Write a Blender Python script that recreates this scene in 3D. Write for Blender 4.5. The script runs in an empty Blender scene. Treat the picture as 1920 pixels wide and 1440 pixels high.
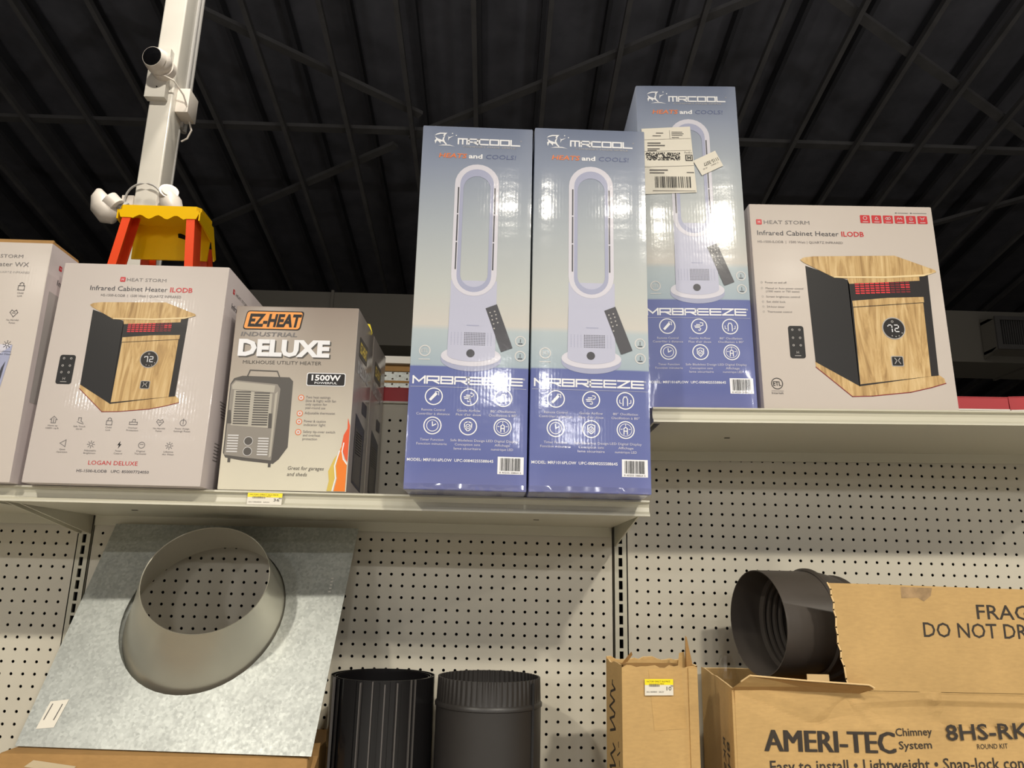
import bpy, bmesh, math, random
from mathutils import Vector, Matrix

I = 0.0254                      # everything below is laid out in inches
rnd = random.Random(7)
sc = bpy.context.scene
C = sc.collection

# ------------------------------------------------------------------ camera
cam = bpy.data.cameras.new('camera')
cam_ob = bpy.data.objects.new('camera', cam); C.objects.link(cam_ob)
CAM = Vector((12.0418, -71.0819, 62.801))
R = ((0.99945347, -0.02456285, 0.02212281),
     (0.02747775, 0.24525692, -0.96906863),
     (0.01837732, 0.9691469, 0.24579781))
right, down, fwd = Vector(R[0]), Vector(R[1]), Vector(R[2])
m = Matrix((right, -down, -fwd)).transposed().to_4x4()
m.translation = CAM * I
cam_ob.matrix_world = m
cam.sensor_fit = 'HORIZONTAL'; cam.sensor_width = 36.0
cam.lens = 1443.05 / 1920 * 36.0
cam.clip_start = 0.05; cam.clip_end = 100
sc.camera = cam_ob

# ------------------------------------------------------------------ world, lamps, exposure
w = bpy.data.worlds.new('world'); sc.world = w; w.use_nodes = True
w.node_tree.nodes['Background'].inputs[0].default_value = (0.9, 0.95, 1, 1)
w.node_tree.nodes['Background'].inputs[1].default_value = 0.02

def lamp(x, y, z, power, size=7, col=(1, 0.93, 0.80)):
    l = bpy.data.lights.new('ceiling_lamp', 'AREA'); l.shape = 'DISK'; l.size = size * I
    l.energy = power; l.color = col
    o = bpy.data.objects.new('ceiling_lamp', l); C.objects.link(o)
    o.location = (x * I, y * I, z * I)
    return o
P = 100
WHT = (1, 0.975, 0.955)
lamp(59, -114, 138, P * 0.74)
lamp(40, -116, 138, P * 0.13)
lamp(17, -116, 138, P * 0.13)
lamp(-58, -114, 138, P * 0.76)
lamp(170, -114, 138, P * 0.6)
for x in (-190, -100, 20, 140, 230): lamp(x, -285, 138, P * 1.05, 16, WHT)
for x in (-120, 60, 240): lamp(x, -420, 138, P * 1.0, 16, WHT)  # unseen fill row, added to light the floor for bounce
# unseen uplights added to lift the dark ceiling
for x, y in ((59, -114), (-58, -114), (170, -114), (-100, -285), (140, -285)):
    lamp(x, y, 142, P * 0.85, 9, (1, 0.97, 0.94)).rotation_euler = (math.pi, 0, 0)
# the aisle behind the shelving
lamp(-40, 36, 232, P * 0.6, 9)
lamp(-42, 2, 186, P * 0.55, 7)  # unseen fill added to brighten the column and ladder cap
lamp(120, 60, 228, P * 0.45, 9)

sc.view_settings.view_transform = 'Standard'
sc.view_settings.look = 'None'
sc.view_settings.exposure = 0.08
sc.view_settings.gamma = 1.0
sc.view_settings.use_curve_mapping = False

# ------------------------------------------------------------------ materials
def lin(c):
    return tuple(((v / 255) / 12.92 if v / 255 <= 0.04045 else ((v / 255 + 0.055) / 1.055) ** 2.4) for v in c)

MATS = {}
def new_mat(name):
    mt = bpy.data.materials.new(name); mt.use_nodes = True
    nt = mt.node_tree
    return mt, nt, nt.nodes['Principled BSDF']

def noise(nt, scale, detail=3, src=None, rough=0.55):
    n = nt.nodes.new('ShaderNodeTexNoise'); n.inputs['Scale'].default_value = scale
    n.inputs['Detail'].default_value = detail; n.inputs['Roughness'].default_value = rough
    if src is not None: nt.links.new(src, n.inputs['Vector'])
    return n

def objco(nt, scale=(1, 1, 1)):
    t = nt.nodes.new('ShaderNodeTexCoord'); mp = nt.nodes.new('ShaderNodeMapping')
    mp.inputs['Scale'].default_value = scale
    nt.links.new(t.outputs['Object'], mp.inputs['Vector'])
    return mp.outputs['Vector']

def ramp(nt, fac, stops):
    r = nt.nodes.new('ShaderNodeValToRGB'); e = r.color_ramp.elements
    while len(e) < len(stops): e.new(0.5)
    for k, (p, c) in enumerate(stops):
        e[k].position = p; e[k].color = (*c, 1)
    nt.links.new(fac, r.inputs[0]); return r

def wrap_bump(nt, b, film, flute):
    """wrinkled film and corrugated-board relief for cartons"""
    v = objco(nt)
    n1 = noise(nt, 16, 2, objco(nt, (0.14, 0.5, 1)), 0.4)
    n2 = noise(nt, 90, 2, v)
    wv = nt.nodes.new('ShaderNodeTexWave'); wv.wave_type = 'BANDS'; wv.bands_direction = 'X'
    wv.inputs['Scale'].default_value = 52; wv.inputs['Distortion'].default_value = 0.6
    wv.inputs['Detail'].default_value = 1
    nt.links.new(v, wv.inputs['Vector'])
    def mul(o, k):
        mm = nt.nodes.new('ShaderNodeMath'); mm.operation = 'MULTIPLY'; mm.inputs[1].default_value = k
        nt.links.new(o, mm.inputs[0]); return mm.outputs[0]
    def add(a, c):
        mm = nt.nodes.new('ShaderNodeMath'); mm.operation = 'ADD'
        nt.links.new(a, mm.inputs[0]); nt.links.new(c, mm.inputs[1]); return mm.outputs[0]
    h = add(add(mul(n1.outputs['Fac'], 1.0 * film), mul(n2.outputs['Fac'], 0.10 * film)), mul(wv.outputs['Fac'], 0.016 * flute))
    bp = nt.nodes.new('ShaderNodeBump'); bp.inputs['Strength'].default_value = 1.0
    bp.inputs['Distance'].default_value = 0.004
    nt.links.new(h, bp.inputs['Height'])
    nt.links.new(bp.outputs['Normal'], b.inputs['Coat Normal'])

def mat(name, col, rough=0.6, metal=0.0, coat=0.0, film=0.0, flute=0.0, grain=0.0, gscale=60, emit=None, spec=0.5, coat_rough=0.1):
    if name in MATS: return MATS[name]
    mt, nt, b = new_mat(name)
    c = lin(col)
    b.inputs['Base Color'].default_value = (*c, 1)
    b.inputs['Roughness'].default_value = rough; b.inputs['Metallic'].default_value = metal
    b.inputs['Specular IOR Level'].default_value = spec
    if grain:
        n = noise(nt, gscale, 4, objco(nt))
        r = ramp(nt, n.outputs['Fac'], [(0.3, tuple(x * (1 - grain) for x in c)), (0.7, tuple(min(1, x * (1 + grain)) for x in c))])
        nt.links.new(r.outputs[0], b.inputs['Base Color'])
    if coat:
        b.inputs['Coat Weight'].default_value = coat; b.inputs['Coat Roughness'].default_value = coat_rough
        wrap_bump(nt, b, film, flute)
    MATS[name] = mt
    return mt

def gradmat(name, H, stops, coat=0.7, film=0.5, flute=1.0, coat_rough=0.1):
    """printed vertical colour blend on a carton H inches tall"""
    mt, nt, b = new_mat(name)
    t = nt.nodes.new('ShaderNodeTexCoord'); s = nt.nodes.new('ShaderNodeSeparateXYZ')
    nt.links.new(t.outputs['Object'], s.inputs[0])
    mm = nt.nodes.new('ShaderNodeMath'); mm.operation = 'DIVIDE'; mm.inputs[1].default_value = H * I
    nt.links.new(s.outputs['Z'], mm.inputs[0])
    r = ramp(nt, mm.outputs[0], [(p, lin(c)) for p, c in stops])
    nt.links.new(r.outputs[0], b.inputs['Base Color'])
    b.inputs['Roughness'].default_value = 0.5
    b.inputs['Coat Weight'].default_value = coat; b.inputs['Coat Roughness'].default_value = coat_rough
    wrap_bump(nt, b, film, flute)
    MATS[name] = mt
    return mt

def woodmat(name):
    mt, nt, b = new_mat(name)
    v = objco(nt, (1, 1, 0.12))
    n = noise(nt, 46, 5, v, 0.62)
    n.inputs['Distortion'].default_value = 2.2
    r = ramp(nt, n.outputs['Fac'], [(0.32, lin((158, 124, 76))), (0.5, lin((196, 162, 108))), (0.68, lin((218, 190, 140)))])
    nt.links.new(r.outputs[0], b.inputs['Base Color'])
    b.inputs['Roughness'].default_value = 0.5; b.inputs['Coat Weight'].default_value = 0.45; b.inputs['Coat Roughness'].default_value = 0.12
    wrap_bump(nt, b, 0.35, 1)
    MATS[name] = mt
    return mt

def galvmat(name, base=(196, 200, 196), rough=0.42):
    mt, nt, b = new_mat(name)
    v = objco(nt)
    vo = nt.nodes.new('ShaderNodeTexVoronoi'); vo.inputs['Scale'].default_value = 190
    nt.links.new(v, vo.inputs['Vector'])
    n = noise(nt, 9, 5, v, 0.65)
    n2 = noise(nt, 120, 3, v)
    c = lin(base)
    r = ramp(nt, n.outputs['Fac'], [(0.3, tuple(x * 0.80 for x in c)), (0.65, c)])
    mx = nt.nodes.new('ShaderNodeMix'); mx.data_type = 'RGBA'; mx.blend_type = 'MULTIPLY'; mx.inputs[0].default_value = 0.30
    nt.links.new(r.outputs[0], mx.inputs[6]); bw = nt.nodes.new('ShaderNodeRGBToBW'); nt.links.new(vo.outputs['Color'], bw.inputs[0]); nt.links.new(bw.outputs[0], mx.inputs[7])
    nt.links.new(mx.outputs[2], b.inputs['Base Color'])
    b.inputs['Metallic'].default_value = 0.55
    mr = nt.nodes.new('ShaderNodeMapRange'); mr.inputs[3].default_value = rough - 0.1; mr.inputs[4].default_value = rough + 0.18
    nt.links.new(n2.outputs['Fac'], mr.inputs[0]); nt.links.new(mr.outputs[0], b.inputs['Roughness'])
    MATS[name] = mt
    return mt

def cardmat(name, base=(196, 156, 98)):
    mt, nt, b = new_mat(name)
    v = objco(nt)
    n = noise(nt, 5, 5, v, 0.6); n2 = noise(nt, 220, 2, objco(nt, (0.3, 1, 1)))
    c = lin(base)
    r = ramp(nt, n.outputs['Fac'], [(0.3, tuple(x * 0.86 for x in c)), (0.7, tuple(x * 1.08 for x in c))])
    mx = nt.nodes.new('ShaderNodeMix'); mx.data_type = 'RGBA'; mx.blend_type = 'MULTIPLY'; mx.inputs[0].default_value = 0.22
    nt.links.new(r.outputs[0], mx.inputs[6]); nt.links.new(n2.outputs['Fac'], mx.inputs[7])
    nt.links.new(mx.outputs[2], b.inputs['Base Color'])
    b.inputs['Roughness'].default_value = 0.75; b.inputs['Specular IOR Level'].default_value = 0.25
    bp = nt.nodes.new('ShaderNodeBump'); bp.inputs['Strength'].default_value = 0.35; bp.inputs['Distance'].default_value = 0.004
    n3 = noise(nt, 16, 3, v)
    nt.links.new(n3.outputs['Fac'], bp.inputs['Height']); nt.links.new(bp.outputs['Normal'], b.inputs['Normal'])
    MATS[name] = mt
    return mt

def filmmat(name):
    mt = bpy.data.materials.new(name); mt.use_nodes = True; nt = mt.node_tree
    nt.nodes.remove(nt.nodes['Principled BSDF'])
    out = nt.nodes['Material Output']
    tr = nt.nodes.new('ShaderNodeBsdfTransparent'); gl = nt.nodes.new('ShaderNodeBsdfGlossy')
    gl.inputs['Roughness'].default_value = 0.12
    mx = nt.nodes.new('ShaderNodeMixShader'); mx.inputs[0].default_value = 0.10
    nt.links.new(tr.outputs[0], mx.inputs[1]); nt.links.new(gl.outputs[0], mx.inputs[2]); nt.links.new(mx.outputs[0], out.inputs[0])
    MATS[name] = mt
    return mt

M_peg = mat('pegboard_paint', (201, 195, 179), 0.5, coat=0.0, grain=0.03, gscale=4)
M_steel = mat('shelf_paint', (196, 192, 174), 0.38)
M_dark = mat('dark_gap', (26, 22, 20), 0.9, spec=0.1)
M_red = mat('red_vinyl', (178, 36, 44), 0.4)
M_white = mat('white_paint', (216, 212, 204), 0.22, grain=0.03, gscale=6)
M_plast = mat('white_plastic', (222, 214, 206), 0.4)
M_grey = mat('grey_conduit', (170, 168, 166), 0.45)
M_lens = mat('black_glass', (12, 12, 14), 0.08)
M_yel = mat('yellow_plastic', (248, 196, 10), 0.3)
M_orange = mat('orange_fibreglass', (232, 76, 34), 0.35)
M_ink = mat('black_ink', (30, 27, 26), 0.6)
M_label = mat('label_paper', (226, 220, 206), 0.55)
M_lyel = mat('label_yellow', (250, 226, 20), 0.5)
M_lgrey = mat('label_grey_ink', (96, 92, 90), 0.6)
M_black = mat('black_ceiling_paint', (84, 84, 90), 0.85, spec=0.2, grain=0.2, gscale=3)
M_web = mat('black_web_paint', (58, 58, 62), 0.8, spec=0.2)
M_joist = mat('black_truss_paint', (80, 79, 80), 0.75, spec=0.25, grain=0.15, gscale=5)
M_duct = mat('dark_duct_paint', (112, 109, 103), 0.7)
M_pipe = mat('matt_black_stovepipe', (46, 43, 41), 0.42, grain=0.12, gscale=7)
M_pipe2 = mat('satin_black_sheet', (20, 19, 20), 0.2)
M_elbow = mat('brown_black_elbow', (72, 66, 61), 0.4, grain=0.12, gscale=7)  # stovepipe black made paler: light on the elbow put into its colour
M_rib = mat('bare_seam_edge', (104, 100, 98), 0.28, 0.5)  # paler grey than the sheets
M_floor = mat('concrete', (150, 146, 138), 0.5, grain=0.15, gscale=2)
M_wall = mat('grey_wall', (112, 108, 102), 0.8)
M_galv = galvmat('galvanised_steel')
M_galv2 = mat('galvanised_cone', (198, 194, 180), 0.34, 0.75, grain=.06, gscale=5)
M_card = cardmat('kraft_board', (202, 166, 110))
M_card2 = cardmat('brown_board', (176, 136, 84))
M_cut = mat('board_cut_edge', (222, 190, 138), 0.8)
M_cardink = mat('carton_ink', (52, 44, 36), 0.7)
M_film = filmmat('clear_film')
M_wood = woodmat('printed_wood')
# prints on wrapped cartons
def ink(name, col, film=0.2): return mat(name, col, 0.5, coat=0.7, film=film, flute=0.25)
K_white = ink('print_white', (236, 236, 240)); K_black = ink('print_black', (20, 18, 19)); K_grey = ink('print_grey', (120, 116, 116))
K_lgrey = ink('print_light_grey', (176, 172, 170)); K_red = ink('print_red', (196, 44, 50)); K_orange = ink('print_orange', (226, 120, 60))
K_navy = ink('print_navy', (84, 96, 140)); K_lav = ink('print_lavender', (184, 186, 208)); K_lav2 = ink('print_lavender_shade', (160, 164, 192))
K_lav3 = ink('print_lavender_light', (208, 206, 218)); K_dgrey = ink('print_charcoal', (62, 62, 70)); K_blue = ink('print_blue', (70, 84, 160))
K_pale = ink('print_pale_blue', (166, 184, 200)); K_cream = ink('print_cream', (208, 206, 206)); K_brown = ink('print_dark_brown', (26, 21, 21))
K_flame = ink('print_flame_orange', (236, 128, 44)); K_flame2 = ink('print_flame_red', (226, 92, 50)); K_flame3 = ink('print_flame_yellow', (212, 186, 92))
K_heat1 = ink('print_heater_grey', (142, 136, 128)); K_heat2 = ink('print_heater_light', (178, 172, 160)); K_heat3 = ink('print_heater_dark', (86, 82, 78))
K_ezor = ink('print_amber', (240, 160, 82)); K_edge = ink('print_wood_edge', (232, 208, 160)); K_maroon = ink('print_maroon', (128, 28, 36)); K_glow = ink('print_glow_red', (222, 52, 60))
G_blue = gradmat('blue_carton_print', 28.1, [(0.0, (108, 114, 170)), (0.06, (94, 104, 164)), (0.315, (84, 96, 158)), (0.3165, (156, 172, 184)), (0.41, (174, 186, 192)), (0.425, (198, 194, 188)), (0.52, (186, 190, 188)), (0.70, (164, 172, 180)), (0.88, (132, 142, 164)), (1.0, (114, 124, 148))], film=0.26, flute=0.22)
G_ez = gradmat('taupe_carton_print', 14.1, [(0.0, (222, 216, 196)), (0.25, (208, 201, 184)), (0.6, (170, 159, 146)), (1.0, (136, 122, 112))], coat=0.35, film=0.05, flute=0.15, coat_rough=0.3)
M_carton = mat('white_carton', (200, 190, 182), 0.5, coat=0.6, film=0.35, flute=0.6)
M_cartside = mat('white_carton_side', (202, 192, 192), 0.55, coat=0.4, film=0.3, flute=0.4)
M_ezside = mat('taupe_carton_side', (150, 142, 138), 0.4, coat=0.8, film=0.2, flute=0.2, coat_rough=0.15)

# ------------------------------------------------------------------ mesh builder (inches in, metres out)
class MB:
    def __init__(s, warp=None): s.v = []; s.f = []; s.m = []; s.mats = []; s.warp = warp
    def mi(s, mt):
        if mt not in s.mats: s.mats.append(mt)
        return s.mats.index(mt)
    def add(s, vs, fs, mt):
        o = len(s.v); k = s.mi(mt)
        s.v += [tuple(p) for p in vs]
        for f in fs: s.f.append([o + i for i in f]); s.m.append(k)
    def box(s, x0, x1, y0, y1, z0, z1, mt):
        vs = [(x, y, z) for z in (z0, z1) for y in (y0, y1) for x in (x0, x1)]
        s.add(vs, [(0, 2, 3, 1), (4, 5, 7, 6), (0, 1, 5, 4), (2, 6, 7, 3), (0, 4, 6, 2), (1, 3, 7, 5)], mt)
    def bar(s, a, b, wx, wz, mt, up=(0, 0, 1)):
        a = Vector(a); b = Vector(b); d = (b - a).normalized(); u = Vector(up)
        sd = d.cross(u).normalized(); u = sd.cross(d)
        vs = []
        for p in (a, b):
            for i, j in ((-1, -1), (1, -1), (1, 1), (-1, 1)): vs.append(p + sd * wx / 2 * i + u * wz / 2 * j)
        s.add(vs, [(0, 1, 2, 3), (7, 6, 5, 4), (0, 4, 5, 1), (1, 5, 6, 2), (2, 6, 7, 3), (3, 7, 4, 0)], mt)
    def prism(s, poly, axis, a, b, mt):
        """2-D polygon extruded along an axis between a and b"""
        def P(p, t):
            if axis == 'x': return (t, p[0], p[1])
            if axis == 'y': return (p[0], t, p[1])
            return (p[0], p[1], t)
        n = len(poly)
        vs = [P(p, a) for p in poly] + [P(p, b) for p in poly]
        fs = [tuple(range(n))[::-1], tuple(range(n, 2 * n))] + [(i, (i + 1) % n, n + (i + 1) % n, n + i) for i in range(n)]
        s.add(vs, fs, mt)
    def tube(s, pts, r, mt, n=10, cap=True):
        pts = [Vector(p) for p in pts]; rs = r if isinstance(r, (list, tuple)) else [r] * len(pts)
        vs = []; fs = []
        d0 = (pts[1] - pts[0]).normalized()
        ref = Vector((0, 0, 1)) if abs(d0.z) < 0.9 else Vector((1, 0, 0))
        for k, p in enumerate(pts):
            d = (pts[min(k + 1, len(pts) - 1)] - pts[max(k - 1, 0)]).normalized()
            a = d.cross(ref).normalized(); b = a.cross(d)
            for i in range(n):
                t = 2 * math.pi * i / n; vs.append(p + (a * math.cos(t) + b * math.sin(t)) * rs[k])
        for k in range(len(pts) - 1):
            for i in range(n):
                j = (i + 1) % n; fs.append((k * n + i, k * n + j, (k + 1) * n + j, (k + 1) * n + i))
        if cap: fs.append(tuple(range(n))[::-1]); fs.append(tuple(range((len(pts) - 1) * n, len(pts) * n)))
        s.add(vs, fs, mt)
    def rings(s, rings, mt, close=True, cap=False):
        n = len(rings[0]); vs = [p for r in rings for p in r]; fs = []
        for k in range(len(rings) - 1):
            for i in range(n if close else n - 1):
                j = (i + 1) % n; fs.append((k * n + i, k * n + j, (k + 1) * n + j, (k + 1) * n + i))
        if cap: fs.append(tuple(range(n))[::-1]); fs.append(tuple(range((len(rings) - 1) * n, len(rings) * n)))
        s.add(vs, fs, mt)
    # flat print on a front face: u to the right, v up, y towards the viewer is negative
    def poly(s, pts, mt, lay=1): s.add([(u, -0.011 * lay, v) for u, v in pts], [tuple(range(len(pts)))], mt)
    def rect(s, u0, u1, v0, v1, mt, lay=1): s.poly([(u0, v0), (u1, v0), (u1, v1), (u0, v1)], mt, lay)
    def disc(s, u, v, r, mt, lay=1, n=28, ry=None):
        ry = ry or r
        s.poly([(u + r * math.cos(2 * math.pi * i / n), v + ry * math.sin(2 * math.pi * i / n)) for i in range(n)], mt, lay)
    def ring(s, u, v, r0, r1, mt, lay=1, n=28):
        vs = []; fs = []
        for i in range(n):
            t = 2 * math.pi * i / n
            for r in (r0, r1): vs.append((u + r * math.cos(t), -0.011 * lay, v + r * math.sin(t)))
        for i in range(n):
            j = (i + 1) % n; fs.append((2 * i, 2 * i + 1, 2 * j + 1, 2 * j))
        s.add(vs, fs, mt)
    def rrect(s, u0, u1, v0, v1, r, mt, lay=1, sk=0):
        p = []
        for cx, cy, a in ((u1 - r, v1 - r, 0), (u0 + r, v1 - r, 90), (u0 + r, v0 + r, 180), (u1 - r, v0 + r, 270)):
            for k in range(5):
                t = math.radians(a + k * 22.5); x = cx + r * math.cos(t); y = cy + r * math.sin(t)
                p.append((x + sk * (y - v0), y))
        s.poly(p, mt, lay)
    def stroke(s, pts, wd, mt, lay=1, ext=0.5):
        for (a, b) in zip(pts[:-1], pts[1:]):
            a = Vector(a); b = Vector(b); d = (b - a); L = d.length
            if L < 1e-6: continue
            d /= L; q = Vector((-d.y, d.x)) * wd / 2; e = d * wd * ext
            s.poly([a - e - q, b + e - q, b + e + q, a - e + q], mt, lay)
    def text(s, t, u, v, h, mt, lay=1, width=None, align='l', bold=0.0, shear=0.0, rot=0.0):
        vs, fs, wd, hh = text2d(t, bold)
        k = h / 0.7; kx = k if width is None else width / max(wd, 1e-6)
        off = {'l': 0, 'c': -wd * kx / 2, 'r': -wd * kx}[align]
        cr, sr = math.cos(rot), math.sin(rot); out = []
        for x, y in vs:
            X = x * kx + off + shear * y * k; Y = y * k
            out.append((u + X * cr - Y * sr, -0.011 * lay, v + X * sr + Y * cr))
        s.add(out, fs, mt)
    def build(s, name, parent=None, loc=None, rot=None, smooth=False, sharp=30):
        me = bpy.data.meshes.new(name)
        vs = s.v if s.warp is None else [s.warp(*p) for p in s.v]
        me.from_pydata([(x * I, y * I, z * I) for x, y, z in vs], [], s.f)
        for mt in s.mats: me.materials.append(mt)
        me.polygons.foreach_set('material_index', s.m)
        if smooth:
            me.polygons.foreach_set('use_smooth', [True] * len(me.polygons))
            me.set_sharp_from_angle(angle=math.radians(sharp))
        me.update()
        o = bpy.data.objects.new(name, me); C.objects.link(o)
        if parent is not None: o.parent = parent
        if loc is not None: o.location = Vector(loc) * I
        if rot is not None: o.rotation_euler = rot
        return o

TXT = {}
def text2d(t, bold):
    key = (t, bold)
    if key in TXT: return TXT[key]
    cu = bpy.data.curves.new('t', 'FONT'); cu.body = t; cu.size = 1.0; cu.offset = bold; cu.resolution_u = 2
    ob = bpy.data.objects.new('t', cu); C.objects.link(ob)
    bpy.context.view_layer.update()
    me = ob.evaluated_get(bpy.context.evaluated_depsgraph_get()).to_mesh()
    vs = [(v.co.x, v.co.y) for v in me.vertices]; fs = [tuple(p.vertices) for p in me.polygons]
    bpy.data.objects.remove(ob); bpy.data.curves.remove(cu)
    x0 = min([v[0] for v in vs] or [0]); x1 = max([v[0] for v in vs] or [0])
    vs = [(x - x0, y) for x, y in vs]
    TXT[key] = (vs, fs, x1 - x0, 0.7)
    return TXT[key]

def tag(o, label, cat, group=None, kind=None):
    if label: o['label'] = label
    if cat: o['category'] = cat
    if group: o['group'] = group
    if kind: o['kind'] = kind
    return o
def struct(o): o['kind'] = 'structure'; return o
def thing(name, label, cat, loc=(0, 0, 0), rot=(0, 0, 0), group=None):
    o = bpy.data.objects.new(name, None); o.empty_display_size = 0.1; C.objects.link(o)
    o.location = Vector(loc) * I; o.rotation_euler = rot
    return tag(o, label, cat, group)
def bevel_box(name, W, D, H, mats_fn, parent, warp=None, bev=0.10, seg=2):
    """carton body: x 0..W, y 0..D, z 0..H, rounded edges; mats_fn(normal)->material"""
    bm = bmesh.new()
    bmesh.ops.create_cube(bm, size=1)
    for v in bm.verts: v.co = Vector(((v.co.x + .5) * W, (v.co.y + .5) * D, (v.co.z + .5) * H))
    bmesh.ops.bevel(bm, geom=bm.edges[:], offset=bev, segments=seg, affect='EDGES', profile=0.6)
    bm.normal_update()
    mts = []
    for f in bm.faces:
        mt = mats_fn(f.normal)
        if mt not in mts: mts.append(mt)
        f.material_index = mts.index(mt); f.smooth = True
    for v in bm.verts:
        p = v.co if warp is None else Vector(warp(*v.co))
        v.co = p * I
    me = bpy.data.meshes.new(name); bm.to_mesh(me); bm.free()
    for mt in mts: me.materials.append(mt)
    me.set_sharp_from_angle(angle=math.radians(40))
    o = bpy.data.objects.new(name, me); C.objects.link(o); o.parent = parent
    return o
def copy_tree(o, parent=None):
    kids = [c for c in o.children]
    c = o.copy(); C.objects.link(c); c.parent = parent
    for k in kids: copy_tree(k, c)
    return c

# ================================================================== the hall
b = MB(); b.box(-430, 470, -480, 560, -4, 0, M_floor); struct(b.build('floor'))
M_SL = 0.1776
def zc(y, lift=0): return 62.8 + 206.9 - M_SL * (y + 71.08) + lift
b = MB()
vs = [(x, y, zc(y, 44) + t) for t in (0, 4) for y in (-480, 560) for x in (-430, 470)]
b.add(vs, [(0, 1, 3, 2), (4, 6, 7, 5), (0, 4, 5, 1), (2, 3, 7, 6), (0, 2, 6, 4), (1, 5, 7, 3)], M_black)
ceil = struct(b.build('ceiling'))
# trusses run down the roof slope, two feet apart
jb = MB()
y0, y1 = -200.0, 540.0
jb.bar((0, y0, zc(y0)), (0, y1, zc(y1)), 1.6, 2.0, M_joist)
jb.bar((0, y0, zc(y0, 40)), (0, y1, zc(y1, 40)), 1.6, 5.0, M_web)
j0 = jb.build('roof_truss', ceil)
j0.location.x = (1.4 + 0 * 24) * I
for n in list(range(-16, 0)) + list(range(1, 18)):
    c = j0.copy(); C.objects.link(c); c.parent = ceil; c.location.x = (1.4 + n * 23.85) * I
def brace(x0, ya, x1, yb, wd=3.2, th=1.4, lift=2.6):
    bb = MB(); bb.bar((x0, ya, zc(ya, lift)), (x1, yb, zc(yb, lift)), wd, th, M_joist); return bb.build('brace', ceil)
brace(-400, 188.5, 440, 188.5, 3.6)
brace(-400, 330, 440, 330, 3.6)
brace(-120, 116, -19, 180); brace(-24, 192, 100, 119)
brace(-160, 276, -30, 196); brace(100, 119, 215, 185); brace(140, 275, 230, 215)
brace(-240, 190, -120, 116); brace(215, 185, 330, 118)

def wall(name, x0, x1, ya, yb, z1, mt):
    bb = MB(); bb.box(x0, x1, ya, yb, 0, z1, mt); return struct(bb.build(name))
wall('wall_back', -430, 470, 556, 560, 215, M_duct)
wall('wall_left', -434, -430, -480, 560, 380, M_wall)
wall('wall_right', 470, 474, -480, 560, 380, M_wall)
wall('wall_front', -430, 470, -484, -480, 400, M_wall)

# long air duct with a grille box
t = thing('air_duct', 'long dark rectangular air duct crossing the hall below the roof trusses', 'duct', (0, 240, 157))
b = MB(); b.box(-380, 420, 0, 26, 0, 23, M_duct); b.build('duct_body', t)
for x in range(-360, 420, 60):
    b = MB(); b.box(x, x + 1.2, -0.7, 26.7, -0.7, 23.7, M_duct); b.build('duct_seam', t)
t = thing('vent_grille', 'dark louvred vent box jutting from the long air duct at right', 'vent', (219, 230.0, 161))
b = MB()
b.prism([(0, 0), (9, -3), (9, 15), (0, 12)], 'x', 0, 1.0, M_duct); b.box(0, 40, 0, 9, 12, 13.2, M_duct); b.box(0, 40, 0, 9, -1.2, 0, M_duct); b.box(39, 40, 0, 9, 0, 12, M_duct)
b.build('housing', t)
b = MB(); b.box(0, 40, -0.8, 0, -1.2, 0.8, M_joist); b.box(0, 40, -0.8, 0, 11.6, 13.2, M_joist); b.box(0, 2, -0.8, 0, 0.8, 11.6, M_joist); b.box(38, 40, -0.8, 0, 0.8, 11.6, M_joist)
b.build('frame', t)
lm = None
for i in range(36):
    if lm is None:
        b = MB(); b.box(-0.15, 0.15, 0, 1.4, 0.8, 11.6, M_joist); o = b.build('louvre', t); lm = o
    else:
        o = lm.copy(); C.objects.link(o); o.parent = t
    o.location.x = (2.5 + i) * I

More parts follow.
